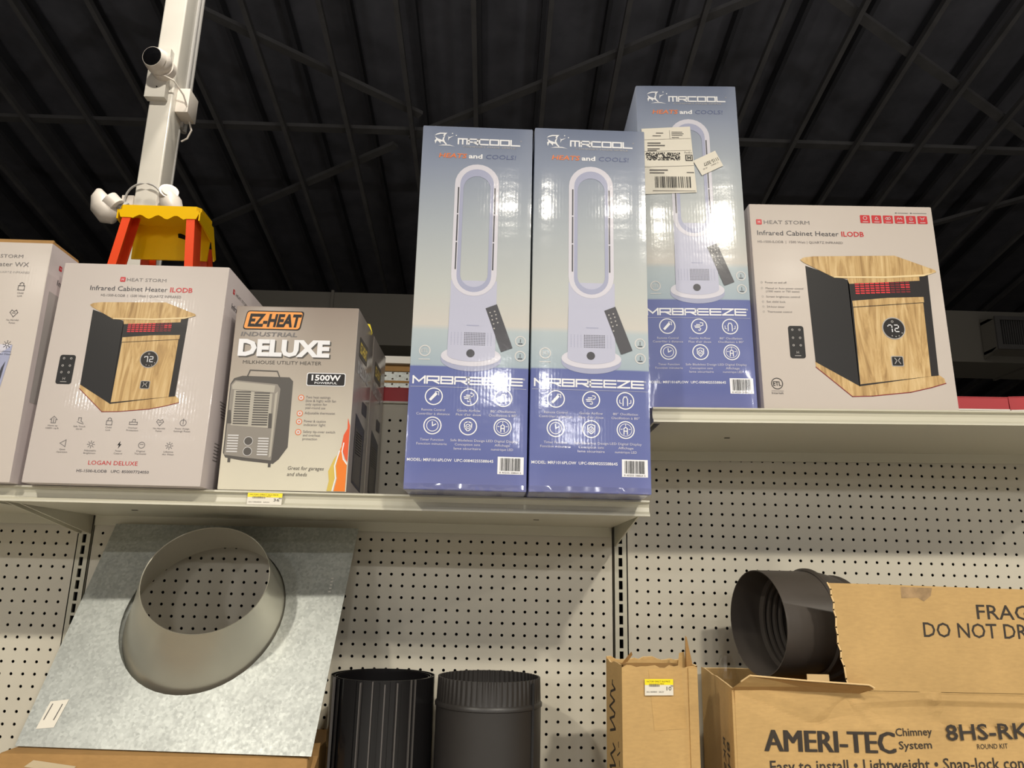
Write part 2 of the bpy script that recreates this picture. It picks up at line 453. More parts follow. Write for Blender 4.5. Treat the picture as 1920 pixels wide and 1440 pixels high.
# ================================================================== the shelving
def peg_panel(name, label, x_first, ncol, z_first, nrow, xpad, zlo, zhi):
    """steel pegboard: a real hole every inch; x_first/z_first = centre of the first hole"""
    b = MB(); r = 0.135; n = 8; yb = 0.06
    x0, x1 = x_first - xpad, x_first + ncol - 1 + xpad
    vi = {}; vs = []; fs = []
    def V(x, y, z):
        kk = (round(x, 4), round(y, 4), round(z, 4))
        if kk not in vi: vi[kk] = len(vs); vs.append((x, y, z))
        return vi[kk]
    for j in range(nrow):
        for i in range(ncol):
            cx, cz = x_first + i, z_first - j
            oc = [(cx + r * math.cos(math.pi / 8 + k * math.pi / 4), cz + r * math.sin(math.pi / 8 + k * math.pi / 4)) for k in range(8)]
            sq = [(cx + .5, cz), (cx + .5, cz + .5), (cx, cz + .5), (cx - .5, cz + .5), (cx - .5, cz), (cx - .5, cz - .5), (cx, cz - .5), (cx + .5, cz - .5)]
            O = [V(x, 0, z) for x, z in oc]; S = [V(x, 0, z) for x, z in sq]; B = [V(x, yb, z) for x, z in oc]
            for k in range(8):
                # octagon vertex k sits between square points k and k+1
                fs.append((S[k], S[(k + 1) % 8], O[k])); fs.append((O[k], S[(k + 1) % 8], O[(k + 1) % 8]))
                fs.append((O[k], O[(k + 1) % 8], B[(k + 1) % 8], B[k]))
    b.add(vs, fs, M_peg)
    zt, zb = z_first + .5, z_first - nrow + .5; xl, xr = x_first - .5, x_first + ncol - .5
    for (a, c, d, e) in ((x0, xl, zlo, zhi), (xr, x1, zlo, zhi), (xl, xr, zt, zhi), (xl, xr, zlo, zb)):
        if c - a > 1e-4 and e - d > 1e-4: b.add([(a, 0, d), (c, 0, d), (c, 0, e), (a, 0, e)], [(0, 1, 2, 3)], M_peg)
    # folded edges so that the sheet has thickness
    b.box(x0, x0 + .06, 0, .7, zlo, zhi, M_peg); b.box(x1 - .06, x1, 0, .7, zlo, zhi, M_peg)
    b.box(x0, x1, 0, .7, zhi - .06, zhi, M_peg); b.box(x0, x1, 0, .7, zlo, zlo + .06, M_peg)
    o = b.build(name)
    tag(o, label, 'pegboard')
    bb = MB(); bb.box(x0 + .1, x1 - .1, 1.2, 1.35, zlo, zhi, M_dark); bb.build('backing_sheet', o)  # dark sheet: shade inside the hollow gondola put into its colour
    return o
ZT = 78.0
peg_panel('pegboard_panel', 'grey pegboard panel behind the galvanized roof flashing and stove pipes', -23, 46, 77.0, 48, 0.85, 24, 78.6)
peg_panel('pegboard_panel', 'grey pegboard panel at right behind the chimney kit carton', 25, 46, 77.0, 48, 0.85, 24, 78.6)
peg_panel('pegboard_panel', 'grey pegboard panel at the far left edge, left of the slotted upright', -71, 46, 77.0, 48, 0.85, 24, 78.6)

def upright(x, label):
    t = thing('slotted_upright', label, 'upright', (x, 0, 0))
    b = MB(); W = 0.62; hw, hh = 0.17, 0.37; yf = -0.05
    z = 24.0
    while z < 80:
        c = z + .5
        if c < 79.5:
            for (a, d, e, f) in ((-W, -hw, c - .5, c + .5), (hw, W, c - .5, c + .5), (-hw, hw, c + hh, c + .5), (-hw, hw, c - .5, c - hh)):
                b.add([(a, yf, e), (d, yf, e), (d, yf, f), (a, yf, f)], [(0, 1, 2, 3)], M_steel)
            for (a, d, e, f) in ((-hw, -hw, c - hh, c + hh), (hw, hw, c - hh, c + hh)):
                b.add([(a, yf, e), (a, yf + .1, e), (a, yf + .1, f), (a, yf, f)], [(0, 1, 2, 3)], M_steel)
        z += 1
    b.box(-W, -W + .08, yf, 2.4, 24, 80, M_steel); b.box(W - .08, W, yf, 2.4, 24, 80, M_steel)
    b.build('slotted_face', t)
    b = MB(); b.box(-W + .1, W - .1, .9, 1.1, 24, 80, M_dark); b.build('inner_channel', t)  # dark inset: shade behind the slots put into its colour
    b = MB(); b.box(-W, W, 0, 2.4, 0, 24, M_steel); b.build('post_foot', t)
    return t
upright(23.55, 'grey slotted steel upright between the stove pipes and the chimney kit carton')
upright(-24.55, 'grey slotted steel upright left of the galvanized roof flashing')
upright(71.65, 'grey slotted steel upright out of frame beyond the chimney kit carton')

def shelf(label, x, z, tilt=0.0, W=47.9, slots=True, perf=False):
    """origin: left rear corner at deck-top height"""
    t = thing('metal_shelf', label, 'shelf', (x, 0, z), (0, -tilt, 0))
    b = MB()
    b.box(0.75, W - 0.75, -13.9, -0.35, -1.1, -0.02, M_steel)
    o = b.build('deck', t)
    # front price channel: ogee lip
    prof = [(-14.0, 0.0), (-14.5, 0.0), (-14.55, -0.14), (-14.32, -0.22), (-14.25, -0.5), (-14.35, -0.82), (-14.6, -1.02), (-14.62, -1.16), (-14.0, -1.16)]
    b = MB(); b.prism(prof, 'x', 0.05, W - .05, M_steel); b.build('price_channel', t)
    b = MB(); b.box(0.9, W - 0.9, -0.62, -0.3, -1.95, -1.1, M_steel); b.build('rear_flange', t)
    for xx in (0.28, W - 0.42):
        b = MB(); b.prism([(-11.4, -1.0), (-0.2, -2.7), (-0.05, -2.7), (-0.05, -0.2), (-13.6, -0.2), (-13.6, -0.9)], 'x', xx, xx + .14, M_steel); b.build('bracket', t)
    if slots:
        for xx in (7.6, W - 8.0):
            b = MB(); b.box(xx - .22, xx + .22, -8.0, -7.75, -1.13, -1.10, M_dark); b.build('hook_slot', t)
    return t
shelf('grey metal shelf holding the milkhouse heater cartons and two front blue fan cartons', -24.45, 68.62)
shelf('higher grey metal shelf at right holding the rear blue fan carton', 23.75, 75.66, tilt=0.0165)
shelf('grey metal shelf at the far left edge, mostly hidden behind its neighbour', -72.5, 68.62)
shelf('low grey metal shelf under the stove pipes below the frame', -24.45, 29.9)
shelf('low grey metal shelf under the chimney kit carton below the frame', 23.75, 29.9)
shelf('low grey metal shelf at far left below the frame', -72.5, 29.9)

def header(x0, x1, z0, z1, tilt, label):
    t = thing('red_header_strip', label, 'header strip', (x0, 0.1, z0), (0, -tilt, 0))
    b = MB(); b.box(0, x1 - x0, 0, .25, 0, z1 - z0, M_red); b.build('strip_face', t)
    b = MB(); b.box(0, x1 - x0, -0.12, .3, -0.12, 0.02, M_white); b.box(0, x1 - x0, -0.05, .3, z1 - z0, z1 - z0 + .09, M_red); b.build('edge_trim', t)
header(-24.2, 23.3, 78.82, 80.1, 0, 'red header strip on top of the pegboard beside the milkhouse heater cartons')
header(23.8, 61.3, 79.2, 80.35, 0.012, 'red header strip behind the white cabinet heater carton on the right shelf')
header(61.4, 71.4, 79.6, 80.85, 0.045, 'short red header strip tilted up at the right edge')
header(-72.3, -24.8, 78.82, 80.1, 0, 'red header strip at the far left behind the cartons')

# perforated rack deck in the next aisle
t = thing('perforated_rack', 'white edged rack with perforated galvanized panels glimpsed behind the milkhouse heater cartons', 'rack', (-16, 31, 0))
b = MB(); b.box(0, 46, 0, 1.2, 91.2, 92.2, M_white); b.build('front_beam', t)
b = MB(); b.box(0, 46, 18.8, 20, 91.2, 92.2, M_white); b.build('rear_beam', t)
for xx in (0.5, 44):
    b = MB(); b.box(xx, xx + 1.6, 0.2, 1.8, 0, 91.2, M_white); b.build('post', t)
    b = MB(); b.box(xx, xx + 1.6, 18.4, 20, 0, 91.2, M_white); b.build('post', t)
for z0 in (88.95, 87.35):
    b = MB(); r = .16
    for i in range(44):
        for j in range(3):
            cx, cz = 1.5 + i * 1.0, z0 + .24 + j * .42
            s8 = [(cx + .5, cz), (cx + .5, cz + .21), (cx, cz + .21), (cx - .5, cz + .21), (cx - .5, cz), (cx - .5, cz - .21), (cx, cz - .21), (cx + .5, cz - .21)]
            if (i + j) % 2 == 0:
                o8 = [(cx + r * math.cos(math.pi / 8 + q * math.pi / 4), cz + r * math.sin(math.pi / 8 + q * math.pi / 4)) for q in range(8)]
                vs = [(x, 1.0, z) for x, z in s8] + [(x, 1.0, z) for x, z in o8]; fs = []
                for q in range(8): fs += [(q, (q + 1) % 8, 8 + q), (8 + q, (q + 1) % 8, 8 + (q + 1) % 8)]
                b.add(vs, fs, M_galv)
            else: b.add([(x, 1.0, z) for x, z in s8], [tuple(range(8))], M_galv)
    b.build('perforated_panel', t)
    b = MB(); b.box(1, 45, 1.3, 1.4, z0, z0 + 1.3, M_label); b.build('backing_board', t)  # white sheet stands in for light shining through the holes
b = MB(); b.box(1, 45, .8, 1.2, 90.25, 91.2, M_card2); b.build('board_strip', t)
b = MB(); b.box(1, 45, .9, 1.2, 88.65, 88.95, M_card2); b.build('board_strip', t)
# small round fixture high on the left
t = thing('round_fixture', 'small round dark fixture near the ceiling at the top left corner', 'fixture', (-166, 158, 232))
b = MB(); b.tube([(0, 0, 0), (0, -1.5, -4)], [3.2, 3.6], M_joist, 24, cap=False); b.build('rim', t, smooth=True)
b = MB(); b.tube([(0, -1.1, -3), (0, -1.2, -3.2)], 3.2, M_web, 24); b.build('face', t)

# ================================================================== column, camera, lamps, ladder behind
XP = -58.7; YP = 65.0
t = thing('steel_column', 'white square steel column rising behind the shelving with grey conduits', 'column', (XP, YP, 0))
bevel_box('shaft', 4.5, 5.2, 250, lambda n: M_white, t, bev=.35, seg=3)
for dy, r in ((6.0, .62), (7.6, .62)):
    b = MB(); b.tube([(4.3, dy - .5, 150.8), (4.3, dy - .5, 250)], r, M_grey, 12); b.build('conduit', t)
b = MB(); b.tube([(4.2, 4.9, 0), (4.2, 4.9, 150)], .5, M_grey, 10); b.build('conduit', t)
b = MB(); b.box(-.35, 3.6, -1.6, 0.05, 153.2, 164.2, M_white); b.build('cover_plate', t)
b = MB(); b.tube([(1.9, -1.75, 155.4), (1.9, -1.5, 155.4)], .13, M_dark, 8); b.build('screw', t)
t = thing('junction_box', 'small white junction box on the right side of the steel column', 'junction box', (XP + 4.5, YP + 1.5, 152))
bevel_box('box_body', 2.6, 4.4, 5.4, lambda n: M_plast, t, bev=.2)
b = MB(); b.tube([(1.6, 3.6, 0.1), (2.2, 3.8, -1.8), (1.4, 4.2, -3.4), (0.2, 4.4, -4.0)], .2, M_plast, 8); b.build('cable', t)

def sphere(b, c, r, mt, sc3=(1, 1, 1), nu=20, nv=12, rotm=None):
    rg = []
    for j in range(nv + 1):
        ph = math.pi * j / nv - math.pi / 2
        ring = []
        for i in range(nu):
            th = 2 * math.pi * i / nu
            p = Vector((math.cos(ph) * math.cos(th) * sc3[0], math.cos(ph) * math.sin(th) * sc3[1], math.sin(ph) * sc3[2])) * r
            if rotm: p = rotm @ p
            ring.append(p + Vector(c))
        rg.append(ring)
    b.rings(rg, mt)
t = thing('security_camera', 'white turret security camera with dark lens on the steel column', 'camera', (XP + 2.6, YP - 2.3, 159.4))
b = MB(); b.tube([(0.4, 0.75, -0.4), (0.4, -0.6, -0.4)], [2.35, 2.2], M_plast, 28); b.build('mount_base', t, smooth=True)
b = MB(); sphere(b, (0, -1.4, 0), 2.5, M_plast, nu=28, nv=18); b.build('housing', t, smooth=True, sharp=60)
look = Vector((-.12, -.95, -.14)).normalized(); cc = Vector((0, -1.4, 0))
b = MB(); b.tube([cc + look * 1.3, cc + look * 2.35], [2.3, 1.95], M_plast, 28); b.build('lens_ring', t, smooth=True)
b = MB(); b.tube([cc + look * 2.3, cc + look * 2.42, cc + look * 2.62], [1.9, 1.85, 1.2], M_lens, 28); b.build('lens', t, smooth=True)
b = MB(); b.tube([(0.5, -.6, -2.2), (1.5, -.9, -2.7), (2.8, 0, -3.0), (4.0, 2.2, -4.6), (4.3, 3.6, -6)], .17, M_plast, 8); b.build('cable', t)

def flood(name_label, loc, mirror):
    t = thing('flood_lamp', name_label, 'lamp', loc)
    s = -1 if mirror else 1
    b = MB(); b.box(min(0, s * 2.2), max(0, s * 2.2), -.25, .25, -2.6, 2.2, M_plast); b.build('mount_plate', t)
    b = MB(); b.tube([(s * .9, -.3, .4), (s * 1.8, -1.2, -1.0), (s * 2.6, -1.4, -0.6)], .5, M_grey, 10); b.build('swivel_arm', t)
    return t, s
t, s = flood('white flood lamp head tilted outward on the left of the steel column', (XP + 0.1, YP - .1, 130.2), True)
b = MB()
ax = [(-2.4, -1.2, -3.4), (-3.6, -1.4, -2.6), (-4.9, -1.6, -1.0), (-5.6, -1.7, 1.0), (-5.9, -1.7, 2.4)]
b.tube(ax, [1.0, 2.0, 2.1, 1.5, .55], M_plast, 18); b.build('lamp_hood', t, smooth=True, sharp=60)
b = MB(); b.tube([(-2.2, -1.5, -1.0), (-3.7, -1.9, .2)], [1.7, 1.9], M_plast, 18); b.build('lamp_body', t, smooth=True)
t, s = flood('white flood lamp head facing forward on the right of the steel column', (XP + 4.5, YP - .1, 130.2), False)
b = MB(); b.tube([(2.4, -1.0, 2.0), (3.4, -1.4, .2), (4.2, -1.2, -2.0), (4.6, -.8, -3.2)], [1.7, 2.0, 1.95, 1.6], M_plast, 18); b.build('lamp_hood', t, smooth=True, sharp=60)
b = MB(); b.tube([(2.2, -0.6, 1.4), (3.2, -2.5, 2.2)], [1.5, 1.75], M_plast, 20); b.build('lamp_head', t, smooth=True)
b = MB(); b.tube([(3.2, -2.52, 2.2), (3.25, -2.6, 2.24)], [1.35, 1.3], M_label, 20); b.build('lens', t, smooth=True)
b = MB(); sphere(b, (6.2, -1.0, -2.9), 1.0, M_plast, nu=14, nv=8); b.build('sensor', t, smooth=True)
b = MB(); pts = []
for k in range(15):
    a = math.pi * k / 14
    pts.append((2.2 - 3.6 * math.cos(a), -.6 - .35 * math.sin(a), 130.4 + 4.3 * math.sin(a) ** 0.8))
b.tube(pts, .2, M_grey, 8)
o = b.build('lamp_cable', None, (XP, YP, 0)); tag(o, 'grey cable looping over the steel column between the two flood lamps', 'cable')

# step ladder
t = thing('step_ladder', 'orange step ladder with yellow top cap standing in front of the white column', 'ladder', (-43.0, 46, 0))
b = MB()
cap = [(-5.9, -2.9), (5.9, -2.9), (6.5, -2.2), (6.5, 2.4), (5.9, 3.0), (-5.9, 3.0), (-6.5, 2.4), (-6.5, -2.2)]
b.prism(cap, 'z', 118.9, 119.7, M_yel)
b.build('cap_top', t)
b = MB()
ed = [(-6.5, 118.9)]
for k in range(1, 26):
    x = -6.5 + 13 * k / 26; zz = 117.7 + (0.35 * math.sin(k * 1.1) if 4 < k < 22 else -0.15); ed.append((x, zz))
ed.append((6.5, 118.9))
b.prism(ed, 'y', -2.9, -2.65, M_yel); b.build('cap_front_lip', t)
b = MB()
for s in (-1, 1): b.prism([(-2.9, 118.9), (3.0, 118.9), (5.6, 114.2), (5.0, 113.6), (3.4, 116.2), (-2.9, 117.3)], 'x', s * 6.5 - .12, s * 6.5 + .12, M_yel)
b.prism([(-6.4, 118.9), (6.4, 118.9), (6.2, 112.8), (-6.2, 112.8)], 'y', 2.8, 3.1, M_yel)
b.build('cap_skirt', t)
b = MB(); b.tube([(1.2, 2.6, 117.2), (3.0, 2.75, 116.6)], .5, M_dark, 3); b.build('tool_slot', t)
def rail(x0, ya, x1, yb, ztop, nm, s):
    b = MB(); a = Vector((x0, ya, ztop)); c = Vector((x1, yb, 0))
    b.bar(a, c, 0.28, 2.9, M_orange, up=(0, 1, 0))                     # web
    o1 = Vector((-s * .55, -1.35, 0)); o2 = Vector((-s * .55, 1.35, 0))
    b.bar(a + o1, c + o1, 1.3, .25, M_orange, up=(0, 1, 0)); b.bar(a + o2, c + o2, 1.3, .25, M_orange, up=(0, 1, 0))
    b.build(nm, t)
for s in (-1, 1):
    rail(s * 5.5, -1.2, s * 5.5 + (15 if s > 0 else -9), -15, 118.8, 'front_rail', s)
    rail(s * 5.2, 5.2, s * 12.5, 44, 116, 'rear_rail', s)
for k in range(1, 10):
    z = 119 - k * 11.8; f = k * 11.8 / 119
    b = MB(); b.box(-5.2 - 9 * f, 5.2 + 15 * f, -1.2 - 13.8 * f - 1.3, -1.2 - 13.8 * f + 1.3, z - .5, z, M_white); b.build('step', t)

# ================================================================== cartons
def shear(t, H): return lambda x, y, z: (x, y + t * max(0, z) / H, z)

GLY = {'m': [[(0, 0), (0, 1), (1, 1), (1, 0)], [(.5, 0), (.5, 1)]], 'M': [[(0, 0), (0, 1), (.5, .25), (1, 1), (1, 0)]],
       'R': [[(0, 0), (0, 1), (1, 1), (1, .42), (0, .42)], [(.5, .42), (1, 0)]], 'C': [[(1, 1), (0, 1), (0, 0), (1, 0)]],
       'O': [[(0, 0), (0, 1), (1, 1), (1, 0), (0, 0)]], 'L': [[(0, 1), (0, 0), (1, 0)]],
       'B': [[(0, 0), (0, 1), (1, 1), (1, 0), (0, 0)], [(0, .5), (1, .5)]], 'E': [[(1, 1), (0, 1), (0, 0), (1, 0)], [(0, .5), (1, .5)]],
       'Z': [[(0, 1), (1, 1), (0, 0), (1, 0)]]}
def glyphs(b, s, u0, u1, v0, v1, mt, wd, gap=0.28, lay=2, slant=0.0):
    n = len(s); W = (u1 - u0) / (n + gap * (n - 1)); h = v1 - v0
    for k, ch in enumerate(s):
        ou = u0 + k * W * (1 + gap)
        for pl in GLY[ch]:
            b.stroke([(ou + x * W + slant * y * h, v0 + wd / 2 + y * (h - wd)) for x, y in pl], wd, mt, lay)
def barcode(b, u0, u1, v0, v1, seed=3, lay=3, paper=True, M1=K_white, M2=K_black):
    if paper: b.rect(u0, u1, v0, v1, M1, lay - 1)
    r = random.Random(seed); W = u1 - u0; x = u0 + W * .1
    while x < u1 - W * .12:
        w_ = W * r.choice((.012, .02, .03)); b.rect(x, min(x + w_, u1 - W * .08), v0 + (v1 - v0) * .2, v1 - (v1 - v0) * .08, M2, lay); x += w_ + W * r.choice((.014, .02, .03))
def logo(b, u, v, k, mt):
    """the leaping emblem beside the brand name, about 1.75 wide at k=1"""
    S = lambda pts: [(u + x * k, v + y * k) for x, y in pts]
    b.poly(S([(0, .92), (.16, 1.08), (.42, 1.17), (.98, 1.18), (.80, 1.08), (.46, 1.07), (.2, 1.0)]), mt, 2)
    b.poly(S([(.98, 1.18), (.72, .86), (.68, .98), (.76, 1.08)]), mt, 2)
    b.poly(S([(.05, .85), (.14, .62), (.03, .5), (.10, .22), (.2, .5), (.34, .42), (.48, .25), (.5, .42), (.66, .42), (.9, .17), (1.0, .2), (.82, .42), (.74, .62), (.84, .98), (.66, .75), (.62, .55), (.3, .66), (.18, .74)]), mt, 2)
    b.poly(S([(1.0, .98), (1.08, .8), (1.06, .5), (1.14, .72), (1.5, .94), (1.22, .84), (1.1, .82)]), mt, 2)
    b.poly(S([(.3, .06), (.7, .16), (1.2, .16), (1.62, .02), (1.2, .09), (.7, .09)]), mt, 2)
    b.disc(u + 1.38 * k, v + 1.14 * k, .05 * k, mt, 2, 10); b.disc(u + 1.68 * k, v + .98 * k, .05 * k, mt, 2, 10)

BW, BH, BD = 8.52, 28.08, 8.5
def bulged_body(name, W_, D_, H_, mt, parent, k, warp, side_mt=None):
    """carton whose front bellies out a little, flat in the middle and rounded towards its side edges"""
    n = 28; us = [W_ * (.5 - .5 * math.cos(math.pi * i / n)) for i in range(n + 1)]
    e = .10
    prof = [(u, -k * (1 - abs(2 * u / W_ - 1) ** 6)) for u in us] + [(W_, e), (W_, D_ - e), (W_ - e, D_), (e, D_), (0, D_ - e), (0, e)]
    prof[0] = (e * .6, 0.0); prof[n] = (W_ - e * .6, 0.0)
    rg = []
    for z, ins in ((0, e), (e * .4, e * .35), (e, 0)) + tuple((H_ * q / 8, 0) for q in range(1, 8)) + ((H_ - e, 0), (H_ - e * .4, e * .35), (H_, e)):
        rg.append([(min(max(x, ins), W_ - ins), min(max(y, -k + ins) if y < 0 else max(y, ins), D_ - ins), z) for x, y in prof])
    b = MB(warp); b.rings(rg, mt, cap=True)
    return b.build(name, parent, smooth=True, sharp=40)
def blue_carton():
    t = thing('fan_carton', 'x', 'carton', group='blue bladeless fan cartons')
    KB = .07; sw = shear(-0.3, BH)
    def W(x, y, z): return sw(x, y - KB * (1 - abs(2 * x / BW - 1) ** 6), z)
    bulged_body('carton_body', BW, BD, BH, G_blue, t, KB, sw)
    b = MB(W); logo(b, .92, 26.28, 1.0, K_white); b.build('emblem', t)
    b = MB(W); glyphs(b, 'mRCOOL', 2.78, 7.5, 26.50, 27.04, K_white, .115, gap=.22)
    b.text('COMFORT MADE SIMPLE', 3.15, 26.27, .13, K_lgrey, 2, width=4.05); b.text('®', 7.55, 26.9, .12, K_lgrey, 2); b.build('brand_lettering', t)
    b = MB(W); b.text('HEATS', 1.34, 25.36, .36, K_orange, 2, width=2.1, bold=.02, shear=.2); b.build('heats_lettering', t)
    b = MB(W); b.text('and', 3.62, 25.36, .36, K_white, 2, width=1.05, bold=.03); b.build('and_lettering', t)
    b = MB(W); b.text('COOLS!', 4.92, 25.36, .36, K_navy, 2, width=2.3, shear=.12); b.build('cools_lettering', t)
    # printed picture of the bladeless fan
    b = MB(W)
    def stadium(cu, r, v0, v1, n=14):
        p = [(cu + r * math.cos(math.pi * k / n), v1 - r + r * math.sin(math.pi * k / n)) for k in range(n + 1)]
        p += [(cu + r * math.cos(math.pi + math.pi * k / n), v0 + r + r * math.sin(math.pi + math.pi * k / n)) for k in range(n + 1)]
        return p
    def between(pa, pb, mt, lay):
        n = len(pa)
        for i in range(n):
            j = (i + 1) % n; b.poly([pa[i], pa[j], pb[j], pb[i]], mt, lay)
    cu = 4.34
    o1 = stadium(cu, 1.68, 14.2, 24.85); i1 = stadium(cu, 1.28, 14.5, 24.45); i2 = stadium(cu, 1.02, 14.9, 23.85)
    b.poly([(2.68, 9.3), (6.08, 9.4), (6.06, 16), (6.04, 23.2), (5.7, 23.2), (2.9, 23.2), (2.66, 23.2), (2.66, 16)][0:3] + [(6.06, 15.4), (2.67, 15.4)], K_lav, 1)
    between(o1, i1, K_lav3, 2); between(i1, i2, K_lav2, 2)
    for uu in (2.9, 5.66):
        for va, vb in ((20.75, 22.9), (18.5, 20.65), (16.25, 18.4)): b.rect(uu, uu + .1, va, vb, K_dgrey, 3)
    el = [(cu + 2.16 * math.cos(math.pi + math.pi * k / 16), 9.35 + .85 * math.sin(math.pi + math.pi * k / 16)) for k in range(17)]
    b.poly(el + [(cu + 2.16, 9.65), (cu - 2.16, 9.55)], K_lav2, 2)
    el = [(cu + 2.16 * math.cos(2 * math.pi * k / 28), 9.62 + .75 * math.sin(2 * math.pi * k / 28)) for k in range(28)]
    b.poly(el, K_lav3, 3)
    el = [(cu + 1.72 * math.cos(math.pi + math.pi * k / 16), 9.72 + .5 * math.sin(math.pi + math.pi * k / 16)) for k in range(17)]
    b.poly(el + [(cu + 1.72, 13.5), (cu - 1.67, 13.5)], K_lav, 4)
    for j in range(8):
        for i in range(26):
            uu = 2.85 + i * .12; dark = 3.75 < uu < 5.3
            if dark or i % 2 == 0: b.rect(uu, uu + (.07 if dark else .05), 10.45 + j * .125, 10.45 + j * .125 + .06, K_dgrey if dark else K_lav2, 5)
    b.disc(4.3, 9.83, .3, K_dgrey, 5); logo(b, 4.15, 12.05, .28, K_navy); b.rect(3.95, 4.85, 11.9, 11.97, K_lav2, 5)
    b.build('fan_picture', t)
    b = MB(W); b.poly([(5.28, 13.27), (6.1, 13.61), (7.31, 10.33), (6.49, 10.0)], K_dgrey, 5)
    for (uu, vv) in ((5.62, 12.95), (5.95, 13.05), (5.75, 12.7), (6.05, 12.8), (5.8, 12.4), (6.1, 12.5), (5.9, 12.1), (6.2, 12.2), (5.95, 11.75)): b.disc(uu, vv, .06, K_lgrey, 6, 8)
    b.build('remote_picture', t)
    b = MB(W); b.ring(1.02, 9.95, .34, .42, K_cream, 2); b.text('ETL', 1.02, 9.82, .26, K_cream, 2, width=.5, align='c'); b.rect(.6, 1.42, 9.28, 9.34, K_cream, 2); b.build('certification_mark', t)
    for vv in (10.86, 9.74):
        b = MB(W); b.ring(7.88, vv, .32, .4, K_cream, 2); b.text('1', 7.88, vv - .1, .26, K_dgrey, 3, align='c'); b.rect(7.72, 8.04, vv - .22, vv - .16, K_dgrey, 3); b.build('warranty_badge', t)
    b = MB(W); glyphs(b, 'MRBREEZE', .3, 8.05, 7.5, 8.1, K_white, .115, gap=.2); [b.rect(.12 + q * .59, .12 + q * .59 + .59, 7.28, 7.32, K_lav2, 2) for q in range(14)]; b.text('®', 8.12, 7.95, .14, K_white, 2); b.build('model_lettering', t)
    xs = (1.82, 4.32, 6.75)
    caps = [['Remote Control', 'Contrôler à distance'], ['Gentle Airflow', "Flux d'air doux"], ['80° Oscillation', 'Oscillation à 80°'], ['Timer Function', 'Fonction minuterie'], ['Safe Bladeless Design', 'Conception sans', 'lame sécuritaire'], ['LED Digital Display', 'Affichage', 'numérique LED']]
    for k in range(6):
        u, v = xs[k % 3], (6.6, 4.5)[k // 3]
        b = MB(W); b.ring(u, v, .56, .64, K_white, 2)
        S = lambda pts, wd=.07: b.stroke([(u + x, v + y) for x, y in pts], wd, K_white, 2)
        if k == 0: b.poly([(u - .34, v - .22), (u - .2, v - .34), (u + .26, v + .16), (u + .12, v + .32)], K_white, 2); S([(.1, .34), (.34, .34), (.34, .1)], .05)
        if k == 1: S([(-.34, .02), (.1, .02), (.3, .1), (.3, .28), (.1, .3)]); S([(-.3, -.1), (.0, -.1), (.12, -.2), (.04, -.34), (-.06, -.3)]); S([(-.2, .14), (.05, .14)])
        if k == 2: S([(-.16, -.34), (-.16, .1), (-.08, .28), (.08, .28), (.16, .1), (.16, -.34)]); S([(-.4, .05), (-.4, -.15), (-.28, -.2)], .05); S([(.4, .05), (.4, -.15), (.28, -.2)], .05)
        if k == 3: b.ring(u, v, .38, .43, K_white, 2); S([(-.02, .26), (0, -.02), (.22, .1)])
        if k == 4: S([(-.26, .24), (0, .34), (.26, .24), (.24, -.12), (0, -.36), (-.24, -.12), (-.26, .24)]); b.ring(u, v, .13, .18, K_white, 2, 14); S([(-.07, 0), (-.01, -.06), (.1, .08)], .04)
        if k == 5: b.ring(u, v, .42, .46, K_white, 2); S([(-.12, -.3), (-.12, .1), (0, .2), (.12, .1), (.12, -.3)]); S([(-.12, -.08), (.12, -.08)]); S([(-.34, .05), (-.24, .05)], .05); S([(.34, .05), (.24, .05)], .05); S([(0, .3), (0, .38)], .05)
        b.build('feature_icon', t)
        b = MB(W)
        for q, ln in enumerate(caps[k]): b.text(ln, u, (5.55, 3.42)[k // 3] - q * .29, .17, K_lav3, 2, align='c', width=min(2.4, .118 * len(ln)))
        b.build('caption', t)
    b = MB(W); b.text('MODEL: MRF1016PLOW  UPC-00840255588645', .16, 1.98, .2, K_white, 2, width=6.0, bold=.01); b.build('model_number', t)
    b = MB(W); barcode(b, 6.46, 8.28, 1.2, 2.42, 3); b.text('8 40255 58864 5', 6.6, 1.25, .13, K_grey, 3, width=1.5); b.build('barcode', t)
    return t
fa = blue_carton()
fa['label'] = 'blue bladeless fan carton, left of the two standing on the lower shelf'
fb = copy_tree(fa); fb['label'] = 'blue bladeless fan carton, right of the two standing on the lower shelf'
fc = copy_tree(fa); fc['label'] = 'tallest standing blue fan carton on the upper shelf with a white shipping label'
fa.location = Vector((5.71, -17.75, 68.64)) * I; fa.rotation_euler = (0, 0, 0.008)
fb.location = Vector((14.36, -17.95, 68.64)) * I; fb.rotation_euler = (0, 0, 0.006)
fc.location = Vector((23.5, -13.75, 75.70)) * I; fc.rotation_euler = (0, -0.0155, -0.02)
